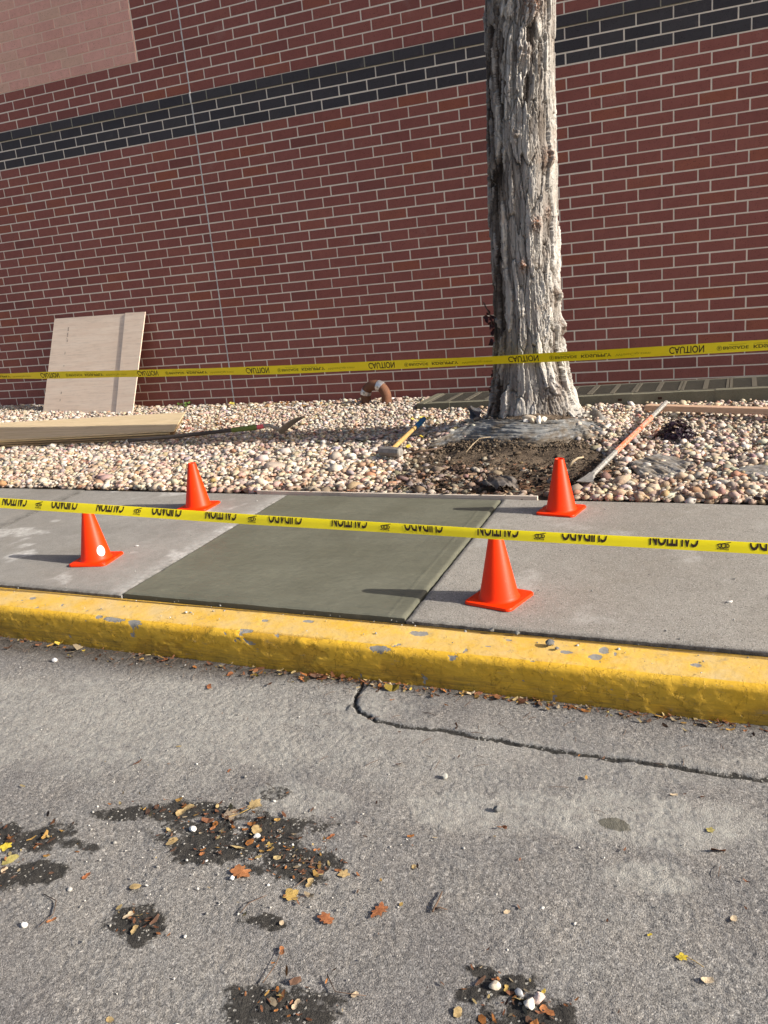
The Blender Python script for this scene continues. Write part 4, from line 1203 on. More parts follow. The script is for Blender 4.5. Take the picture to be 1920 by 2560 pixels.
# ------------------------------------------------------------------ traffic cones
def cone_parts():
    h, z0 = .305, .014
    g = Geo().lathe([(.092, z0 - .001), (.086, z0 + .004), (.0815, z0 + .012), (.0255, h - .003), (.0235, h), (.0205, h - .001), (.020, h - .01), (.070, .02)], 56)
    body = g.mesh('body', True)
    a, r = .113, .024
    poly = []
    for sx, sy, s0 in ((1, 1, 0), (-1, 1, PI / 2), (-1, -1, PI), (1, -1, 1.5 * PI)):
        for k in range(7):
            t = s0 + k * PI / 12
            poly.append((sx * (a - r) + r * math.cos(t), sy * (a - r) + r * math.sin(t)))
    n = len(poly); V = []
    for sc, z in ((1.0, .003), (1.0, .009), (.975, .0135), (.93, .0145)):
        V += [(x * sc, y * sc, z) for x, y in poly]
    F = [[i * n + k, i * n + (k + 1) % n, (i + 1) * n + (k + 1) % n, (i + 1) * n + k] for i in range(3) for k in range(n)]
    F += [[3 * n + k for k in range(n)], list(range(n))[::-1]]
    # knobbly feet under the rim
    gg = Geo().add(V, F)
    for sx, sy in ((1, 0), (-1, 0), (0, 1), (0, -1)):
        for i in range(24):
            q = (i - 11.5) / 12 * (a - .02)
            gg.box((sx * (a - .006) if sx else q, sy * (a - .006) if sy else q, .0025), (.006, .006, .005))
    base = gg.mesh('base', False); base.set_sharp_from_angle(angle=math.radians(40))
    return body, base
CBODY, CBASE = cone_parts()
CBODY.materials.append(A_ORANGE); CBASE.materials.append(A_ORANGE)
def cone(x, y, rz, label):
    t = thing('traffic_cone', label, 'traffic cone', (x, y, ZS), rz, 'orange cones round the fresh concrete')
    link('body', CBODY, None, t); link('base', CBASE, None, t)
    return t
cone(2.117, -3.862, .07, 'orange cone on the old slab, far left corner of the wet patch')
cone(4.533, -3.803, -.17, 'orange cone before the dug soil, far right corner of the wet patch')
c3 = cone(2.162, -4.922, .18, 'orange cone with a round white sticker near its foot')
cone(4.522, -5.133, -.26, 'orange cone nearest the kerb, its tip hidden by the front tape')
# the sticker, wrapped onto the cone
def cone_r(z): return .0815 + (z - .026) * (.0255 - .0815) / (.302 - .026)
def wrap(u, v, a0, z0, off):
    z = z0 + v; r = cone_r(z) + off; a = a0 + u / cone_r(z0)
    return (r * math.cos(a), r * math.sin(a), z)
A0 = -PI / 2 - .18 + .62 + .58; Z0 = .068
V = [wrap(0, 0, A0, Z0, .0010)] + [wrap(.023 * math.cos(t), .029 * math.sin(t), A0, Z0, .0010) for t in np.linspace(0, 2 * PI, 33)[:-1]]
V2 = [wrap(.013 * math.cos(t), .017 * math.sin(t), A0, Z0, .0012) for t in np.linspace(0, 2 * PI, 33)[:-1]]
VV = [V[0]] + V2 + V[1:]
VV[0] = wrap(0, 0, A0, Z0, .0012)
F = [[0, 1 + k, 1 + (k + 1) % 32] for k in range(32)] + [[1 + k, 33 + k, 33 + (k + 1) % 32, 1 + (k + 1) % 32] for k in range(32)]
sk = Geo().add(VV, F).obj('sticker', A_STICK, c3, True, label='round white sticker')
g = Geo()
for row, (n, u0) in enumerate(((7, -.017), (5, -.011))):
    for k in range(n):
        uu = u0 + k * .005; vv = .007 - row * .007 + uu * .35
        g.add([wrap(uu + a, vv + b, A0, Z0, .0022) for a, b in ((0, 0), (.0036, .0012), (.0036, .0048), (0, .0036))], [[0, 1, 2, 3]])
for k in range(2):
    g.add([wrap(-.013 + k * .004 + a, -.016 + b, A0, Z0, .0022) for a, b in ((0, 0), (.003, 0), (.003, .005), (0, .006))], [[0, 1, 2, 3]])
g.obj('sticker_print', A_STPRINT, sk)

# ------------------------------------------------------------------ caution tapes
def text_geo(txt, w, h, bold=.02):
    cu = bpy.data.curves.new('t', 'FONT'); cu.body = txt; cu.size = 1; cu.offset = bold; cu.resolution_u = 3
    o = bpy.data.objects.new('t', cu); COL.objects.link(o)
    bpy.context.view_layer.update()
    me = bpy.data.meshes.new_from_object(o.evaluated_get(bpy.context.evaluated_depsgraph_get()))
    V = np.array([v.co[:2] for v in me.vertices]); F = [list(p.vertices) for p in me.polygons]
    bpy.data.objects.remove(o); bpy.data.curves.remove(cu); bpy.data.meshes.remove(me)
    V -= V.min(0); V /= V.max(0)
    return V * np.array([w, h]), F

def ring2(cx, cy, r, w, n=16):
    V = []; F = []
    for k in range(n):
        a = 2 * PI * k / n
        V += [(cx + r * math.cos(a), cy + r * math.sin(a)), (cx + (r - w) * math.cos(a), cy + (r - w) * math.sin(a))]
        F.append([2 * k, (2 * k + 2) % (2 * n), (2 * k + 3) % (2 * n), 2 * k + 1])
    return np.array(V), F

def lay(name, pieces, fn, mat, parent, single=False):
    """print on a tape: small print as one part, large letters one by one"""
    if not single:
        g = Geo()
        for V, F in pieces: g.add([fn(*p) for p in V], F)
        return link(name, mesh_np(name, np.array(g.v), g.f, False), mat, parent, kind='stuff')
    for V, F in pieces:
        root = list(range(len(V)))
        def find(i):
            while root[i] != i: root[i] = root[root[i]]; i = root[i]
            return i
        for f in F:
            for i in f[1:]: root[find(i)] = find(f[0])
        comps = {}
        for f in F: comps.setdefault(find(f[0]), []).append(f)
        for fs in comps.values():
            ids = sorted({i for f in fs for i in f}); mp = {i: k for k, i in enumerate(ids)}
            link(name, mesh_np(name, np.array([fn(*V[i]) for i in ids]), [[mp[i] for i in f] for f in fs], False), mat, parent)

# back tape: straight, touching the front of the trunk; print seen through from behind (upside down)
def tape_back():
    t = thing('caution_tape', 'rear yellow caution tape stretched across the front of the tree trunk', 'tape', (0, 0, 0), 0, 'yellow caution tapes')
    xk = [-7, -1.27, .645, 1.875, 3.62, 4.52, 5.62, 10]; zk = [.90, .699, .645, .6155, .602, .600, .606, .66]
    yk = [-2.10, -2.115, -2.122, -2.125, -2.128, -2.124, -2.12, -2.10]
    def mid(x): return np.interp(x, xk, yk), np.interp(x, xk, zk)
    def frame(x):
        y, z = mid(x)
        tw = .25 + .55 * sm(np.array((.6 - x) / 2.6)) + .16 * math.sin(x * 2.1) + .10 * math.sin(x * 5.3 + 1)     # lean of the ribbon out of the vertical
        return y, z, tw
    def P(x, v, off=0.0):
        y, z, tw = frame(x)
        c, s = math.cos(tw), math.sin(tw)
        return (x, y - v * s - off * c, z + v * c - off * s)
    xs = np.arange(-7, 10.01, .06); V = [P(x, v) for x in xs for v in (-.036, -.012, .012, .036)]
    me = mesh_np('ribbon', np.array(V), grid_faces(len(xs), 4)); link('ribbon', me, A_TAPE, t)
    words = {'big': [], 'mid': [], 'pale': []}
    for k in range(-3, 7):
        x0 = -.753 + 1.149 * (k + 0) if k < 90 else 0
        if x0 < -2.0 or x0 > 6.4: continue
        def put(V, F, dx, v0):
            # flipped upside down, reading left to right
            return (np.stack([V[:, 0] + x0 + dx, -(V[:, 1]) + v0], 1), F)
        V, F = text_geo('CAUTION', .228, .050, .012); words['big'].append(put(V, F, 0, .025))
        V, F = text_geo('BRIGADE', .160, .021, .018); words['mid'].append(put(V, F, .350, .006))
        V, F = ring2(.326, 0, .0165, .0025); words['mid'].append(put(V, F, 0, -.004))
        V, F = text_geo('B', .012, .017, .02); words['mid'].append(put(V, F, .320, .005))
        V, F = text_geo('KDSUPPLY', .215, .024, .03); words['mid'].append(put(V, F, .540, .008))
        V, F = text_geo('CONSTRUCTION & INDUSTRIAL', .150, .006, .0); words['pale'].append(put(V, F, .540, .020))
        V, F = text_geo('WhiteCap.com', .240, .024, -.004); words['pale'].append(put(V, F, .782, .006))
        words['pale'].append(put(np.array([(0, 0), (.11, 0), (.11, .0022), (0, .0022)]), [[0, 1, 2, 3]], .385, .018))
    fn = lambda x, v: P(x, v, .0012)
    lay('letter', words['big'], fn, A_INK, t, True); lay('small_print', words['mid'], fn, A_INK2, t); lay('pale_print', words['pale'], fn, A_INK3, t)
tape_back()

# front tape: folded over the tips of the two front cones; print upside down, cut by the fold
def tape_front():
    t = thing('caution_tape', 'front yellow caution tape stretched above the kerb before the cones', 'tape', (0, 0, 0), 0, 'yellow caution tapes')
    def yc(x): return -5.348 + (x - 2.014) * (-5.435 + 5.348) / (5.549 - 2.014)
    def zmid(x): return float(np.interp(x, [-8, 2.014, 2.58, 3.016, 3.551, 4.293, 4.601, 5.065, 5.549, 10], [.66, .373, .357, .345, .329, .312, .304, .296, .289, .25]))
    def wid(x): return float(np.interp(x, [-8, 2.014, 3.016, 4.293, 10], [.052, .050, .046, .038, .037]))
    def ztop(x): return zmid(x) + wid(x) * .46
    def P(x, v, off=0.0):
        """v measured from the fold down the front half, which leans a little forward"""
        ln = math.radians(68) + .16 * math.sin(x * 1.9) + .07 * math.sin(x * 6.1); c, s_ = math.cos(ln), math.sin(ln)
        return (x, yc(x) + .006 - v * c - off * s_, ztop(x) - v * s_ + off * c)
    xs = np.arange(-7, 9.01, .05)
    V = []
    for x in xs:
        w = wid(x); full = .0762 - w
        V += [(x, yc(x) + .012 - full * .15, ztop(x) - full * .95), (x, yc(x) + .010, ztop(x) - .004), (x, yc(x) + .007, ztop(x) + .0008), P(x, 0), P(x, w * .5), P(x, w)]
    me = mesh_np('ribbon', np.array(V), grid_faces(len(xs), 6)); link('ribbon', me, A_TAPE, t)
    big = []; small = []
    def clip(V, F, vmin):
        bm = bmesh.new(); vs = [bm.verts.new((p[0], p[1], 0)) for p in V]
        for f in F:
            try: bm.faces.new([vs[i] for i in f])
            except ValueError: pass
        bmesh.ops.bisect_plane(bm, geom=bm.verts[:] + bm.edges[:] + bm.faces[:], plane_co=(0, vmin, 0), plane_no=(0, 1, 0), clear_inner=True)
        bm.verts.index_update()
        r = np.array([v.co[:2] for v in bm.verts]) if len(bm.verts) else np.zeros((0, 2)); f = [[v.index for v in q.verts] for q in bm.faces]; bm.free()
        return r, f
    def word(txt, xa, xb, hgt, cap, bold, dst):
        V, F = text_geo(txt, xb - xa, hgt, bold)
        V = np.stack([xb - V[:, 0], V[:, 1] + (cap - hgt)], 1)          # turned by half a circle
        V, F = clip(V, F, .0022)
        if len(V): dst.append((V, F))
    for x0 in (.80, 1.42, 2.038, 2.648, 3.268, 3.899, 4.53, 5.167, 5.80):
        cap = wid(x0 + .1) * .72
        word('CAUTION', x0, x0 + .163, .050, cap, .03, big)
        word('CUIDADO', x0 + .326, x0 + .490, .050, wid(x0 + .4) * .72, .03, big)
        xl = x0 + .222; w = wid(xl)
        word('Empire', xl, xl + .038, .009, w * .82, .02, small)
        for k, (dx, r) in enumerate(((.006, .008), (.018, .009), (.030, .007))):
            V, F = ring2(xl + dx + .004, w * .42, r, .0034, 14); V, F = clip(V, F, .0022); small.append((V, F))
        V, F = clip(np.array([(xl, w * .30), (xl + .045, w * .05), (xl + .045, w * .12), (xl, w * .36)]), [[0, 1, 2, 3]], .0022); small.append((V, F))
    fn = lambda x, v: P(x, v, .0010)
    lay('letter', big, fn, A_INK, t, True); lay('small_print', small, fn, A_INK, t)
tape_front()

# ------------------------------------------------------------------ plywood leaning on the wall
def sheet(name, label, quad, th, mat, edge=None, group=None, cat='plywood'):
    t = Geo().slab4(quad, th).obj(name, mat, None, False, label=label, category=cat)
    if group: t['group'] = group
    return t
PA = [(-2.526, -.42, .053), (-1.16, -.42, .030), (-1.10, -.045, 1.150), (-2.40, -.045, 1.169)]
p1 = sheet('plywood_sheet', 'wide pale plywood sheet leaning on the wall with faint stamps down it', PA, .018, A_PLY, group='plywood sheets')
_a, _b, _c, _d = [Vector(p) for p in PA]
_n = (_b - _a).cross(_d - _a).normalized()
if _n.y > 0: _n = -_n
def pap(x, v): return _a.lerp(_d, v) + (_b - _a).normalized() * (x - _a.lerp(_d, v).x) / (_b - _a).normalized().x + _n * .0135
q0, q1, q2, q3 = pap(-1.385, -.004), pap(-1.137, -.008), pap(-1.008, 1.004), pap(-1.300, 1.006)
p2 = sheet('plywood_sheet', 'narrow plywood offcut leaning in front of the wide sheet', [q0, q1, q2, q3], .0125, A_PLY, group='plywood sheets')
# worn dark edge marks and stamps
def on(quad, u, v, off=.0012):
    a, b, c, d = [Vector(p) for p in quad]
    nrm = (b - a).cross(d - a).normalized()
    if nrm.y > 0: nrm = -nrm
    return (a.lerp(b, u)).lerp(d.lerp(c, u), v) + nrm * off
g = Geo()
for v0, v1, w in ((.86, .90, .013), (.80, .845, .012), (.775, .79, .008), (.745, .77, .012), (.615, .64, .008), (.49, .50, .012), (.20, .225, .012), (.125, .15, .009), (.015, .04, .012)):
    uc = .185 + random.uniform(-.006, .006)
    for k in range(3):
        a = v0 + (v1 - v0) * k / 3; b = a + (v1 - v0) * .22
        g.add([on(PA, uc - w * .5, a), on(PA, uc + w * .5, a + .003), on(PA, uc + w * .5, b + .003), on(PA, uc - w * .5, b)], [[0, 1, 2, 3]])
g.obj('stamp', A_INKW, p1)
# stack of ripped plywood lying on the pebbles
FL, FR, NR, NL = Vector((-2.9, -1.481, .115)), Vector((.07, -1.067, .115)), Vector((.45, -1.80, .060)), Vector((-2.6, -2.255, .060))
nrm = (NR - NL).cross(FL - NL).normalized()
if nrm.z < 0: nrm = -nrm
labs = ['topmost weathered plywood strip on the pile lying on the pebbles', 'second plywood strip from the top of the lying pile', 'third plywood strip down, its end stepped back, in the lying pile', 'lowest dirty plywood strip of the lying pile']
exd = (NR - NL).normalized(); eyd = (FR - NR).normalized()
for k in range(4):
    dz = -nrm * (.0170 * k + (0, .001, .004, .007)[k])
    dx = exd * (0, -.055, -.10, -.03)[k]; dy = -eyd * (0, .012, .034, .050)[k]; tw = -nrm * (0, .003, .004, .002)[k] * 1.0
    sheet('plywood_sheet', labs[k], [NL + dz + dy - tw * 2, NR + dz + dx + dy * .7 + tw, FR + dz + dx, FL + dz], .0125, (A_PLY2, A_PLYEDGE, A_PLYDIRTY, A_PLYDIRTY)[k], group='plywood sheets')

# lumber at the right, form board behind the wet slab
t = thing('lumber_board', 'pinkish sawn board lying on pebbles before the grates', 'board')
a, b = Vector((4.748, -1.215, .052)), Vector((7.2, -2.05, .052)); d = (b - a); L = d.length
rot = Matrix.Rotation(math.atan2(d.y, d.x), 3, 'Z')
Geo().cbox(((a + b) / 2)[:], (L, .085, .044), .003, rot).obj('board', A_LUMBER, t)
t = thing('form_board', 'thin wooden form strip along the back edge of the wet slab', 'board')
pts = [(-.25, .018), (.5, .016), (1.1, .017), (1.73, .022)]
g = Geo()
for (s0, t0), (s1, t1) in zip(pts[:-1], pts[1:]):
    a = Vector((*st(s0, t0), -.097)); b = Vector((*st(s1, t1), -.097)); d = b - a
    g.cbox(((a + b) / 2)[:], (d.length + .002, .018, .078), .002, Matrix.Rotation(math.atan2(d.y, d.x), 3, 'Z'))
g.obj('board', A_FORM, t)

# ------------------------------------------------------------------ tools
t = thing('shovel', 'shovel with dark shaft and green wrapped grip lying on pebbles', 'shovel')
def hz(x, y, d=.03): return (x, y, Hf(x, y) + d)
sh = [Vector((.15, -2.11, .030)), Vector((.645, -2.07, .052)), Vector((1.252, -2.02, .092)), Vector((1.495, -1.98, .105)), Vector((1.535, -1.97, .109)), Vector((1.6, -1.96, .115)), Vector((1.655, -1.94, .087)), Vector((1.705, -1.93, .056))]
Geo().tube(sh[:3], [.017, .018, .018], 12).obj('shaft', A_HANDLE_D, t, True, 40)
Geo().tube([sh[2], sh[2].lerp(sh[3], .72)], .0225, 14).obj('grip_wrap', A_GREEN, t, True, 40)
Geo().tube([sh[2].lerp(sh[3], .70), sh[2].lerp(sh[3], .96)], .0245, 14).obj('grip_end', A_GREEN, t, True, 40)
Geo().tube([sh[3], sh[4] + Vector((.018, .004, .0015))], .0205, 14).obj('marker_band', A_PINK, t, True, 40)
Geo().tube([sh[2].lerp(sh[3], .9), sh[4], sh[4] + Vector((.03, .005, .004)), sh[5], sh[6], sh[7]], [.017, .018, .018, .0175, .018, .020], 12).obj('socket', A_BLADE, t, True, 50)
# blade: curved sheet, socket end at sh[7], tip up and to the right
bl0, bl1 = Vector((1.69, -1.932, .053)), Vector((1.915, -1.86, .176))
ax = (bl1 - bl0); Lb = ax.length; ax.normalize(); side = Vector((0.15, -1, .18)); side = (side - ax * side.dot(ax)).normalized(); nn = ax.cross(side)
V = []; nu, nv = 20, 13
for i in range(nu):
    f = i / (nu - 1)
    w = .112 * (min(1, (f + .06) / .16) ** .6) * (1 if f < .55 else max(.02, math.cos((f - .55) / .45 * PI / 2) ** .7))
    for j in range(nv):
        q = j / (nv - 1) * 2 - 1
        V.append(bl0 + ax * (f * Lb) + side * (w * q) + nn * (.030 * (1 - q * q) * (1 - .5 * f) - .012 * math.sin(f * PI)))
o = link('blade', mesh_np('blade', np.array([v[:] for v in V]), grid_faces(nu, nv)), A_BLADE, t); md = o.modifiers.new('t', 'SOLIDIFY'); md.thickness = .003

t = thing('sledgehammer', 'sledgehammer with wooden handle and blue grip end on the pebbles', 'hammer')
hc = Vector((3.045, -2.67, .022)); hd = Vector((.965, -.26, .0)).normalized()
g = Geo(); r = .036; n = 8
hp = [hc - hd * .098, hc - hd * .090, hc - hd * .03, hc + hd * .03, hc + hd * .090, hc + hd * .098]
g.tube(hp, [.030, .037, .039, .039, .037, .030], 8)
g.obj('head', A_HEAD, t, False)
h0, h1 = Vector((3.040, -2.63, .030)), Vector((3.03, -1.86, .125))
h1 = Vector((3.018, -1.82, .112))
Geo().tube([h0 - (h1 - h0) * .04, h0.lerp(h1, .3), h0.lerp(h1, .62), h0.lerp(h1, .72)], [.017, .019, .0165, .0165], 12).obj('handle', A_HANDLE, t, True, 40)
Geo().tube([h0.lerp(h1, .70), h0.lerp(h1, .8), h0.lerp(h1, .97), h1], [.020, .022, .022, .019], 12).obj('grip', A_BLUE, t, True, 40)

t = thing('digging_bar', 'long steel digging bar with worn orange paint and flared tip', 'pry bar')
b0, b1, b2, b3 = Vector((4.60, -3.345, -.02)), Vector((4.69, -2.70, .012)), Vector((4.838, -1.80, .075)), Vector((4.915, -1.36, .116))
Geo().tube([b0.lerp(b1, .18), b1], [.017, .0185], 8).obj('lower_shaft', A_STEEL, t)
Geo().tube([b1, b1.lerp(b2, .5), b2], [.0192, .0192, .0192], 8).obj('painted_shaft', A_BARO, t)
Geo().tube([b2, b3.lerp(b2, .06), b3], [.0185, .018, .012], 8).obj('upper_shaft', A_STEEL, t)
d = (b0 - b1).normalized(); sd_ = d.cross(Vector((0, 0, 1))).normalized(); up = sd_.cross(d)
g = Geo(); s0 = b0.lerp(b1, .19); V = []
for f, w, th in ((0, .017, .016), (.35, .022, .013), (.7, .038, .008), (1.0, .054, .002)):
    p = s0 + d * (.150 * f)
    skew = sd_ * (0)
    V += [p + sd_ * w + up * th, p - sd_ * w + up * th, p - sd_ * w - up * th, p + sd_ * w - up * th]
F = [[i * 4 + k, i * 4 + (k + 1) % 4, i * 4 + 4 + (k + 1) % 4, i * 4 + 4 + k] for i in range(3) for k in range(4)] + [[3, 2, 1, 0], [12, 13, 14, 15]]
g.add(V, F).obj('chisel_tip', A_STEEL, t)

# ------------------------------------------------------------------ rusty vent pipe with clamps
t = thing('vent_pipe', 'rusty pipe bend with two steel clamps rising from the pebbles', 'pipe', (1.925, -.27, .015))
cx, cz, R = 0.0, .064, .128
arc = [Vector((-R * math.cos(a), .0 + .02 * math.cos(a), cz + R * math.sin(a))) for a in np.linspace(-.35, PI + .2, 26)]
lead = [Vector((-R - .03, .02, -.12))]
Geo().tube(lead + arc + [arc[-1] + Vector((.0, -.0, -.12))], [.053] * (len(arc) + 2), 20).obj('bend', A_RUST, t, True, 50)
for a in (.42, 2.05):
    seg = [Vector((-R * math.cos(q), .02 * math.cos(q), cz + R * math.sin(q))) for q in np.linspace(a - .20, a + .20, 7)]
    c = Geo().tube(seg, [.0575, .0585, .0585, .0585, .0585, .0585, .0575], 20)
    o = c.obj('clamp', A_CLAMP, t, True, 50)
    q = a; m_ = Vector((-R * math.cos(q), .02 * math.cos(q) - .056, cz + R * math.sin(q)))
    Geo().box(m_[:], (.022, .012, .016), Matrix.Rotation(-q + PI / 2, 3, 'Y')).obj('clamp_screw', A_STEEL, o)

# ------------------------------------------------------------------ chunks and loose stones
def rock(name, label, cat, loc, size, mat, seed, group=None, sub=2, rz=0.0, tint=None):
    V, F = icos(sub); r = np.random.default_rng(seed); W = V.copy()
    for k in range(7):
        d = r.normal(size=3); d /= np.linalg.norm(d); l = r.uniform(.5, .8)
        q = W @ d; W -= np.maximum(q - l, 0)[:, None] * d * .95
    W *= (1 + .08 * np.sin(3 * W[:, :1] + seed))
    W = W * np.array(size) / 2 / np.abs(W).max(0)
    me = mesh_np(name, W, F, True); me.set_sharp_from_angle(angle=math.radians(32))
    if tint is not None: cattr(me, 'tint', np.repeat([tint], len(F), 0))
    o = link(name, me, mat, label=label, category=cat); o.location = loc; o.rotation_euler = (0, 0, rz)
    if group: o['group'] = group
    return o
rock('concrete_chunk', 'broken tan concrete chunk lying on pebbles behind the wet slab', 'rubble', (2.165, -2.90, -.035), (.17, .12, .085), A_CHUNK, 3, rz=.3)
rock('slate_piece', 'flat dark stone piece in the tree shadow on the pebbles', 'rubble', (2.52, -2.03, -.012), (.13, .09, .03), A_LUMP, 5, rz=-.3)
GP = 'pale pebbles at the trunk foot'
for i, (x, y, sx, sy, sz, c, lb) in enumerate([
    (4.000, -2.205, .115, .05, .045, (.56, .47, .36), 'long tan pebble lying against the front of the trunk foot'),
    (4.028, -2.245, .045, .05, .06, (.62, .52, .40), 'tan upright pebble under the long tan pebble by the trunk'),
    (4.075, -2.240, .05, .05, .07, (.78, .74, .67), 'whitest pebble of the cluster at the trunk foot'),
    (4.112, -2.215, .05, .045, .05, (.70, .66, .58), 'cream pebble at the right end of the trunk foot cluster'),
    (3.982, -2.245, .045, .04, .035, (.72, .70, .66), 'small grey white pebble at the left end of the trunk cluster')]):
    rock('pebble', lb, 'pebble', (x, y, Hf(x, y) + .026 + sz * .28), (sx, sy, sz), A_TINT, 30 + i, GP, tint=c)
for i, (x, y, s, c, lb) in enumerate([
    (3.966, -6.644, .024, (.80, .78, .74), 'smooth white pebble in the middle of the large road stain'),
    (4.176, -6.622, .022, (.62, .61, .60), 'grey white pebble touching a round tan leaf on the road'),
    (4.201, -6.795, .018, (.75, .74, .74), 'white pebble on the orange oak leaf'),
    (3.758, -7.104, .022, (.78, .75, .70), 'lone white pebble on bare asphalt at lower left'),
    (5.075, -6.946, .032, (.70, .55, .50), 'pinkish pebble at the top of the cluster near the bottom edge'),
    (5.058, -6.967, .034, (.68, .62, .54), 'cream pebble at the middle of the cluster near the bottom edge'),
    (5.030, -6.940, .026, (.42, .43, .45), 'grey pebble left of the cluster near the bottom edge'),
    (4.976, -6.939, .028, (.66, .58, .46), 'tan pebble beside a yellow leaf near the bottom edge'),
    (4.619, -6.209, .024, (.45, .44, .40), 'squarish pale stone alone on the road below the crack'),
    (2.605, -5.765, .030, (.72, .71, .72), 'white stone on the road near the kerb at far left'),
    (4.592, -5.607, .020, (.72, .69, .66), 'white pebble at the kerb foot below the front right cone')]):
    rock('pebble', lb, 'pebble', (x, y, float(zroad(x, y)) + s * .3), (s, s * .8, s * .7), A_TINT, 50 + i, 'pebbles on the road', tint=c, rz=i)
rock('stone_chip', 'dark sharp stone chip casting a shadow on the road', 'pebble', (4.819, -6.324, float(zroad(4.819, -6.324)) + .008), (.026, .022, .022), A_LUMP, 71, 'pebbles on the road')
for i, (x, y, s, lb) in enumerate([(4.816, -5.525, .040, 'largest dark mortar lump on the yellow kerb'), (4.849, -5.550, .018, 'small dark mortar lump beside the largest one on the kerb'), (4.676, -5.453, .028, 'dark mortar lump on the kerb below the front right cone'), (4.572, -5.440, .028, 'flat mortar lump at the back of the kerb left of the others')]):
    rock('mortar_lump', lb, 'rubble', (x, y, -.088 + s * .27), (s, s * .85, s * .65), A_LUMP, 80 + i, 'mortar lumps on the kerb', rz=i)
for i, (x, y, s, lb) in enumerate([(5.432, -5.024, .022, 'white chip on the sidewalk at far right'), (2.245, -4.671, .02, 'grey chip on the slab beyond the stickered cone')]):
    rock('cement_chip', lb, 'rubble', (x, y, ZS + .004), (s * 1.4, s * .6, s * .45), A_TINT, 90 + i, 'chips on the sidewalk', tint=(.6, .59, .57), rz=.4)

# ------------------------------------------------------------------ fallen leaves
def leaf_mesh(kind, seed, size):
    r = random.Random(seed); n = {'oak': 30, 'maple': 30, 'oval': 18, 'curl': 18, 'scrap': 12}[kind]
    out = []
    for k in range(n):
        a = 2 * PI * k / n
        if kind == 'oak': q = .46 + .15 * math.cos(7 * a + .5 * math.sin(a + seed)) + .34 * math.cos(a) ** 2
        elif kind == 'maple': q = .60 + .13 * math.cos(5 * a + .6 * math.sin(a + seed)) + .06 * math.cos(13 * a + seed) + .08 * math.cos(a)
        elif kind == 'oval': q = .72 - .26 * math.sin(a) ** 2
        elif kind == 'curl': q = .85 - .62 * math.sin(a) ** 2
        else: q = .6 + .25 * math.cos(2 * a + 1)
        q *= 1 + r.uniform(-.12, .12)
        out.append((math.cos(a) * q, math.sin(a) * q))
    p1, p2 = r.uniform(0, 6), r.uniform(0, 6); amp = {'oak': .13, 'maple': .15, 'oval': .14, 'curl': .30, 'scrap': .2}[kind]
    def z(x, y): return amp * (x * x * (.5 if kind != 'curl' else .2) + y * y * (1.6 if kind == 'curl' else .7)) + .09 * math.sin(3 * x + p1) * math.cos(2.6 * y + p2) + .09
    V = [(0, 0, z(0, 0))]
    for f in (.5, 1.0):
        V += [(x * f, y * f, z(x * f, y * f) - (.03 if f == .5 and k % 2 else 0)) for k, (x, y) in enumerate(out)]
    F = [[0, 1 + k, 1 + (k + 1) % n] for k in range(n)] + [[1 + k, 1 + n + k, 1 + n + (k + 1) % n, 1 + (k + 1) % n] for k in range(n)]
    V = np.array(V) * size * .56
    return V, F
def mk_leaf(name, a, b):
    m = Mat(name, .6, .3); c = m.coord()
    f = m.mr(m.noise(c, 90, 5, .7), .3, .7)
    col = m.mix(f, a, b)
    vein = m.mr(m.vor(m.coord((1, 1, .1)), 130, 'DISTANCE_TO_EDGE'), 0, .08, .6, 0)
    col = m.mix(vein, col, tuple(x * .55 for x in a)); m.base(col)
    m.bump(f, .3, .002); return m.m
LM = {'tan': mk_leaf('leaf_tan', (.36, .25, .11), (.54, .40, .20)), 'gold': mk_leaf('leaf_gold', (.40, .26, .07), (.56, .39, .13)), 'yellow': mk_leaf('leaf_yellow', (.58, .42, .03), (.72, .56, .08)),
      'orange': mk_leaf('leaf_orange', (.34, .13, .05), (.50, .22, .09)), 'rust': mk_leaf('leaf_rust', (.26, .09, .04), (.42, .17, .07)), 'pale': mk_leaf('leaf_pale', (.52, .40, .26), (.68, .55, .38)), 'grey': mk_leaf('leaf_greybrown', (.20, .155, .11), (.34, .27, .20)), 'olive': mk_leaf('leaf_olive', (.36, .30, .09), (.52, .44, .16))}
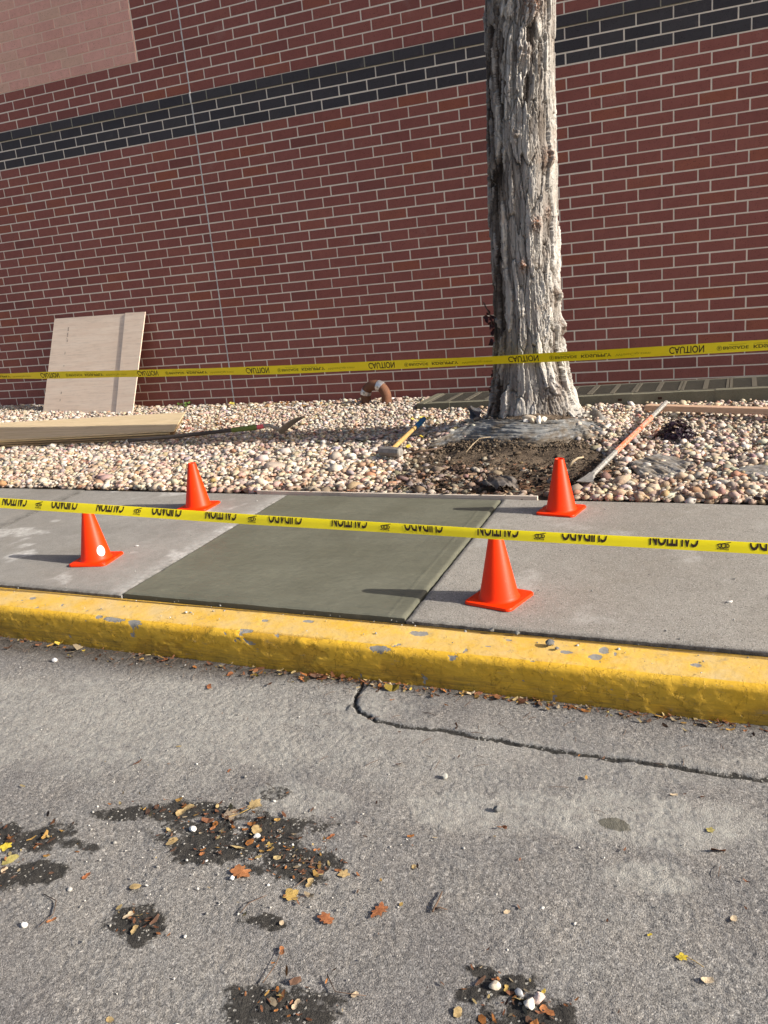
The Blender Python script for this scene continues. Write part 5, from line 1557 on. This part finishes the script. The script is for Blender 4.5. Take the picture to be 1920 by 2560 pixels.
LEAVES = [
 (4.09, -6.491, .064, 'maple', 'tan', 'large tan maple leaf at the top right of the big road stain'),
 (4.159, -6.594, .056, 'oval', 'tan', 'round tan leaf in the road stain touching a grey white pebble'),
 (3.939, -6.708, .053, 'oval', 'tan', 'tan leaf lying flat left of the white pebble in the stain'),
 (3.886, -6.569, .070, 'curl', 'tan', 'long curled tan leaf at the upper left of the big stain'),
 (4.044, -6.55, .070, 'maple', 'grey', 'faded grey brown leaf left of the large tan maple leaf'),
 (4.212, -6.77, .070, 'oak', 'orange', 'orange oak leaf with a white pebble on it'),
 (4.393, -6.811, .060, 'maple', 'gold', 'golden leaf below the lower right end of the big stain'),
 (4.418, -6.754, .040, 'curl', 'tan', 'brown curled leaf just above the golden leaf'),
 (4.494, -6.696, .045, 'maple', 'tan', 'pale tan leaf right of the big stain'),
 (4.518, -6.859, .050, 'oak', 'rust', 'rust oak leaf on bare asphalt right of the golden leaf'),
 (4.638, -6.796, .055, 'oak', 'rust', 'faded rust oak leaf near the middle of the lower road'),
 (4.414, -6.902, .022, 'oval', 'pale', 'small cream leaf below the golden leaf'),
 (4.46, -6.983, .030, 'curl', 'orange', 'narrow orange leaf above the lowest dark stain'),
 (3.955, -6.899, .042, 'oval', 'tan', 'tan leaf at the top of the small diamond shaped stain'),
 (3.817, -7.067, .028, 'curl', 'orange', 'orange brown leaf beside a thin stalk at lower left'),
 (3.788, -6.902, .032, 'curl', 'rust', 'reddish leaf between the left stain and the diamond stain'),
 (4.008, -6.995, .036, 'curl', 'pale', 'curled pale leaf across the middle of the diamond stain'),
 (4.057, -7.031, .032, 'curl', 'tan', 'tan leaf at the bottom of the diamond stain'),
 (3.447, -6.863, .050, 'maple', 'yellow', 'yellow leaf in the stain at the far left edge'),
 (3.51, -6.91, .060, 'oval', 'olive', 'olive tan leaf below the yellow one at the far left edge'),
 (3.53, -6.95, .036, 'oval', 'pale', 'greyish cream leaf at the far left edge'),
 (4.058, -6.729, .022, 'oval', 'orange', 'small orange leaf at the lower middle of the big stain'),
 (3.783, -6.577, .024, 'scrap', 'rust', 'small rust scrap at the top left of the big stain'),
 (4.389, -6.564, .032, 'curl', 'rust', 'brown curled leaf right of the big stain on bare asphalt'),
 (4.376, -6.626, .024, 'curl', 'orange', 'small orange leaf at the right end of the big stain'),
 (4.231, -6.644, .030, 'maple', 'gold', 'small golden leaf right of the centre of the big stain'),
 (4.567, -7.113, .032, 'curl', 'pale', 'curled cream leaf in the lowest dark stain'),
 (4.18, -7.273, .026, 'oval', 'tan', 'tan leaf cut by the bottom edge at left'),
 (4.683, -7.049, .024, 'oval', 'pale', 'small pinkish cream leaf right of the lowest dark stain'),
 (3.709, -6.997, .024, 'oval', 'pale', 'pale leaf below the left stain'),
 (3.904, -6.343, .020, 'curl', 'rust', 'small reddish leaf on clean asphalt above the big stain'),
 (5.357, -6.737, .032, 'maple', 'yellow', 'bright yellow leaf with a long stalk at lower right'),
 (5.412, -6.787, .034, 'oval', 'pale', 'cream leaf at lower right below the bright yellow leaf'),
 (5.462, -6.584, .028, 'oval', 'pale', 'pale tan leaf near the right edge of the road'),
 (5.40, -6.269, .030, 'maple', 'olive', 'yellowish leaf right of the damp cement spot'),
 (5.297, -6.133, .024, 'curl', 'pale', 'pale curled leaf above right of the damp cement spot'),
 (4.945, -6.71, .024, 'oval', 'pale', 'cream leaf alone in the middle of the lower right road'),
 (4.665, -6.618, .024, 'oval', 'tan', 'tan leaf above the forked twig'),
 (4.682, -6.758, .018, 'oval', 'gold', 'small golden leaf left of the forked twig'),
 (5.281, -6.689, .014, 'scrap', 'yellow', 'tiny yellow leaf above the bright yellow leaf'),
 (5.098, -6.968, .040, 'curl', 'orange', 'shiny orange leaf right of the pebble cluster near the bottom edge'),
 (4.917, -7.027, .034, 'oval', 'tan', 'tan leaf left of the pebble cluster near the bottom edge'),
 (5.001, -6.935, .024, 'curl', 'gold', 'yellow leaf between tan and grey pebbles near the bottom edge'),
 (3.134, -5.655, .046, 'oval', 'rust', 'brown oval leaf at the kerb foot below the wet slab corner'),
 (3.513, -5.718, .046, 'oval', 'rust', 'dark red brown leaf near the kerb left of the oak leaf'),
 (3.85, -5.694, .060, 'oak', 'orange', 'orange oak leaf near the kerb left of the crack'),
 (3.489, -5.837, .044, 'curl', 'rust', 'thin brown leaf on the road away from the kerb'),
 (5.075, -5.705, .062, 'maple', 'olive', 'yellow green maple leaf at the kerb foot on the right'),
 (5.489, -5.685, .028, 'curl', 'yellow', 'yellow leaf in the gutter near the right edge')]
for i, (x, y, s, kind, c, lab) in enumerate(LEAVES):
    V, F = leaf_mesh(kind, i + 5, s)
    o = link('fallen_leaf', mesh_np('fallen_leaf', V, F, True), LM[c], label=lab, category='leaf', group='fallen leaves on the road')
    o.location = (x, y, float(zroad(x, y)) + .002); o.rotation_euler = (0, 0, random.uniform(0, 6.28))
    if i in (0, 31):
        Geo().tube([(-.3 * s, 0, .004), (-.8 * s, .15 * s, .003), (-1.4 * s, .5 * s, .003)], .0009, 5).obj('stalk', LM['gold'], o)
# yellow leaves between the stones by the hammer
for i, (x, y, s, lab) in enumerate([(3.075, -2.38, .06, 'yellow leaf on the pebbles beside the hammer head'), (3.09, -2.12, .05, 'yellow leaf on the pebbles beside the hammer handle')]):
    V, F = leaf_mesh('maple', 70 + i, s)
    o = link('fallen_leaf', mesh_np('fallen_leaf', V, F, True), LM['yellow'], label=lab, category='leaf', group='yellow leaves by the hammer')
    o.location = (x, y, Hf(x, y) + .040); o.rotation_euler = (.4, .2, i)

# ------------------------------------------------------------------ twigs and roots
def twig(name, label, pts, r, mat, cat='twig', group=None):
    o = Geo().tube(pts, [r * (1 - .5 * k / (len(pts) - 1)) for k in range(len(pts))], 6).obj(name, mat, None, True, label=label, category=cat)
    if group: o['group'] = group
    return o
zr = ZR + .007
g = Geo(); g.tube([(4.769, -6.765, zr), (4.772, -6.73, zr + .003), (4.770, -6.69, zr)], [.003, .0026, .0015], 6); g.tube([(4.769, -6.755, zr), (4.785, -6.75, zr + .004), (4.803, -6.748, zr)], [.0024, .002, .001], 6)
g.obj('twig', A_TWIG, None, True, label='forked brown twig on the lower middle of the road', category='twig', group='twigs on the road')
TW = [([(4.466, -7.085), (4.470, -7.03), (4.461, -6.984)], 'thin stalk pointing up from the lowest dark stain'), ([(4.295, -6.905), (4.30, -6.87), (4.33, -6.83)], 'reddish stalk left of the golden leaf'),
      ([(3.723, -6.998), (3.78, -7.01), (3.808, -7.05), (3.806, -7.10)], 'bent stalk at lower left ending in the orange brown leaf'), ([(4.60, -7.02), (4.64, -7.06), (4.71, -7.048)], 'curved stalk right of the lowest dark stain'),
      ([(4.40, -6.745), (4.392, -6.775), (4.385, -6.80)], 'thick stalk touching the golden leaf'), ([(4.30, -6.705), (4.37, -6.685), (4.42, -6.68)], 'straight stalk at the right end of the big stain')]
for pts, lab in TW: twig('twig', lab, [(x, y, zr + .002 * (k % 2)) for k, (x, y) in enumerate(pts)], .0015, A_TWIG, 'twig', 'twigs on the road')
twig('root', 'thin pale root curving over the soil before the grey sheet', [(3.63, -2.66, .01), (3.66, -2.58, .05), (3.70, -2.53, .085), (3.78, -2.51, .09)], .005, A_ROOT, 'root')
twig('root', 'brown root lying from the hammer head towards the soil', [(3.12, -2.62, Hf(3.12, -2.62) + .04), (3.25, -2.55, Hf(3.25, -2.55) + .045), (3.40, -2.50, Hf(3.4, -2.5) + .04)], .010, A_TWIG, 'root')
twig('stick', 'thin brown stick between the two dusty sheets on the pebbles', [(5.16, -2.78, -.01), (5.27, -2.87, -.012), (5.36, -2.97, -.015)], .006, A_TWIG, 'twig')
twig('root', 'grey root end poking out of the soil behind the far right cone', [(4.43, -3.02, -.02), (4.46, -3.0, .02), (4.49, -2.97, .035), (4.515, -2.93, .03)], .011, A_ROOT, 'root')

# ------------------------------------------------------------------ small plants
def leafy(t, name, n, fn, size, mat, seed, parts=True):
    r = random.Random(seed); g = Geo()
    for k in range(n):
        p, d = fn(r); d = Vector(d).normalized()
        s = size * r.uniform(.6, 1.2); a = d.orthogonal().normalized(); a = Matrix.Rotation(r.uniform(0, 6.28), 3, d) @ a; b = d.cross(a)
        p = Vector(p)
        V = [p - a * s * .5, p + b * s * .36 + d * s * .12, p + a * s * .6, p - b * s * .36 + d * s * .12]
        g.add(V, [[0, 1, 2], [0, 2, 3]])
    return g.obj(name, mat, t)
px, py = 5.035, -2.13; pz = Hf(px, py) + .03
t = thing('plant', 'low dark purple leaved plant among the pebbles right of the bar', 'plant', (px, py, pz))
def fp(r):
    a = r.uniform(0, 2 * PI); q = math.sqrt(r.random()); h = .135 * (1 - q * q * .8) * r.uniform(.3, 1)
    return (.135 * q * math.cos(a), .12 * q * math.sin(a), h), (math.cos(a) * q, math.sin(a) * q, 1.1)
for k in range(6): leafy(t, 'leaves', 45, fp, .045, A_LEAFPURP, k)
t = thing('creeper', 'dark red creeper climbing the left side of the trunk', 'plant', (3.64, -1.80, .0))
g = Geo()
pts = [(.0, .0, .06), (.005, -.02, .25), (.03, -.03, .45), (.035, -.03, .70), (.0, -.03, .92), (-.05, -.02, 1.02)]
g.tube(pts, .005, 6)
g.obj('stem', A_TWIG, t, True)
def fc(r):
    z = r.choice([r.uniform(.05, .62), r.uniform(.1, .5), r.uniform(.68, .95)])
    x = np.interp(z, [p[2] for p in pts], [p[0] for p in pts])
    return (x + r.uniform(-.045, .02), -.03 + r.uniform(-.03, .03), z), (r.uniform(-1, .2), -1, r.uniform(-.5, .6))
leafy(t, 'leaves', 60, fc, .052, A_LEAFRED, 3)
def weed(label, x, y, n, h, sz, mat, seed, spread=.05):
    t = thing('weed', label, 'plant', (x, y, Hf(x, y) + .02))
    r = random.Random(seed); g = Geo()
    for k in range(6):
        a = r.uniform(0, 6.28); g.tube([(0, 0, 0), (math.cos(a) * spread * .4, math.sin(a) * spread * .4, h * .6), (math.cos(a) * spread, math.sin(a) * spread, h * r.uniform(.7, 1))], .0018, 4)
    g.obj('stems', mat, t)
    leafy(t, 'leaves', n, lambda r: ((r.gauss(0, spread * .7), r.gauss(0, spread * .5), r.uniform(.2, 1) * h), (r.uniform(-1, 1), -.6, 1)), sz, mat, seed)
weed('small green weed at the foot of the wall right of the plywood', -.60, -.12, 16, .06, .045, A_LEAFGREEN, 1)
weed('tiny yellow weed at the foot of the control joint', .02, -.08, 10, .035, .03, A_LEAFYEL, 2, .035)
weed('thin yellow grass tuft beyond the blue hammer grip', 2.83, -1.33, 16, .06, .035, A_LEAFYEL, 3, .07)
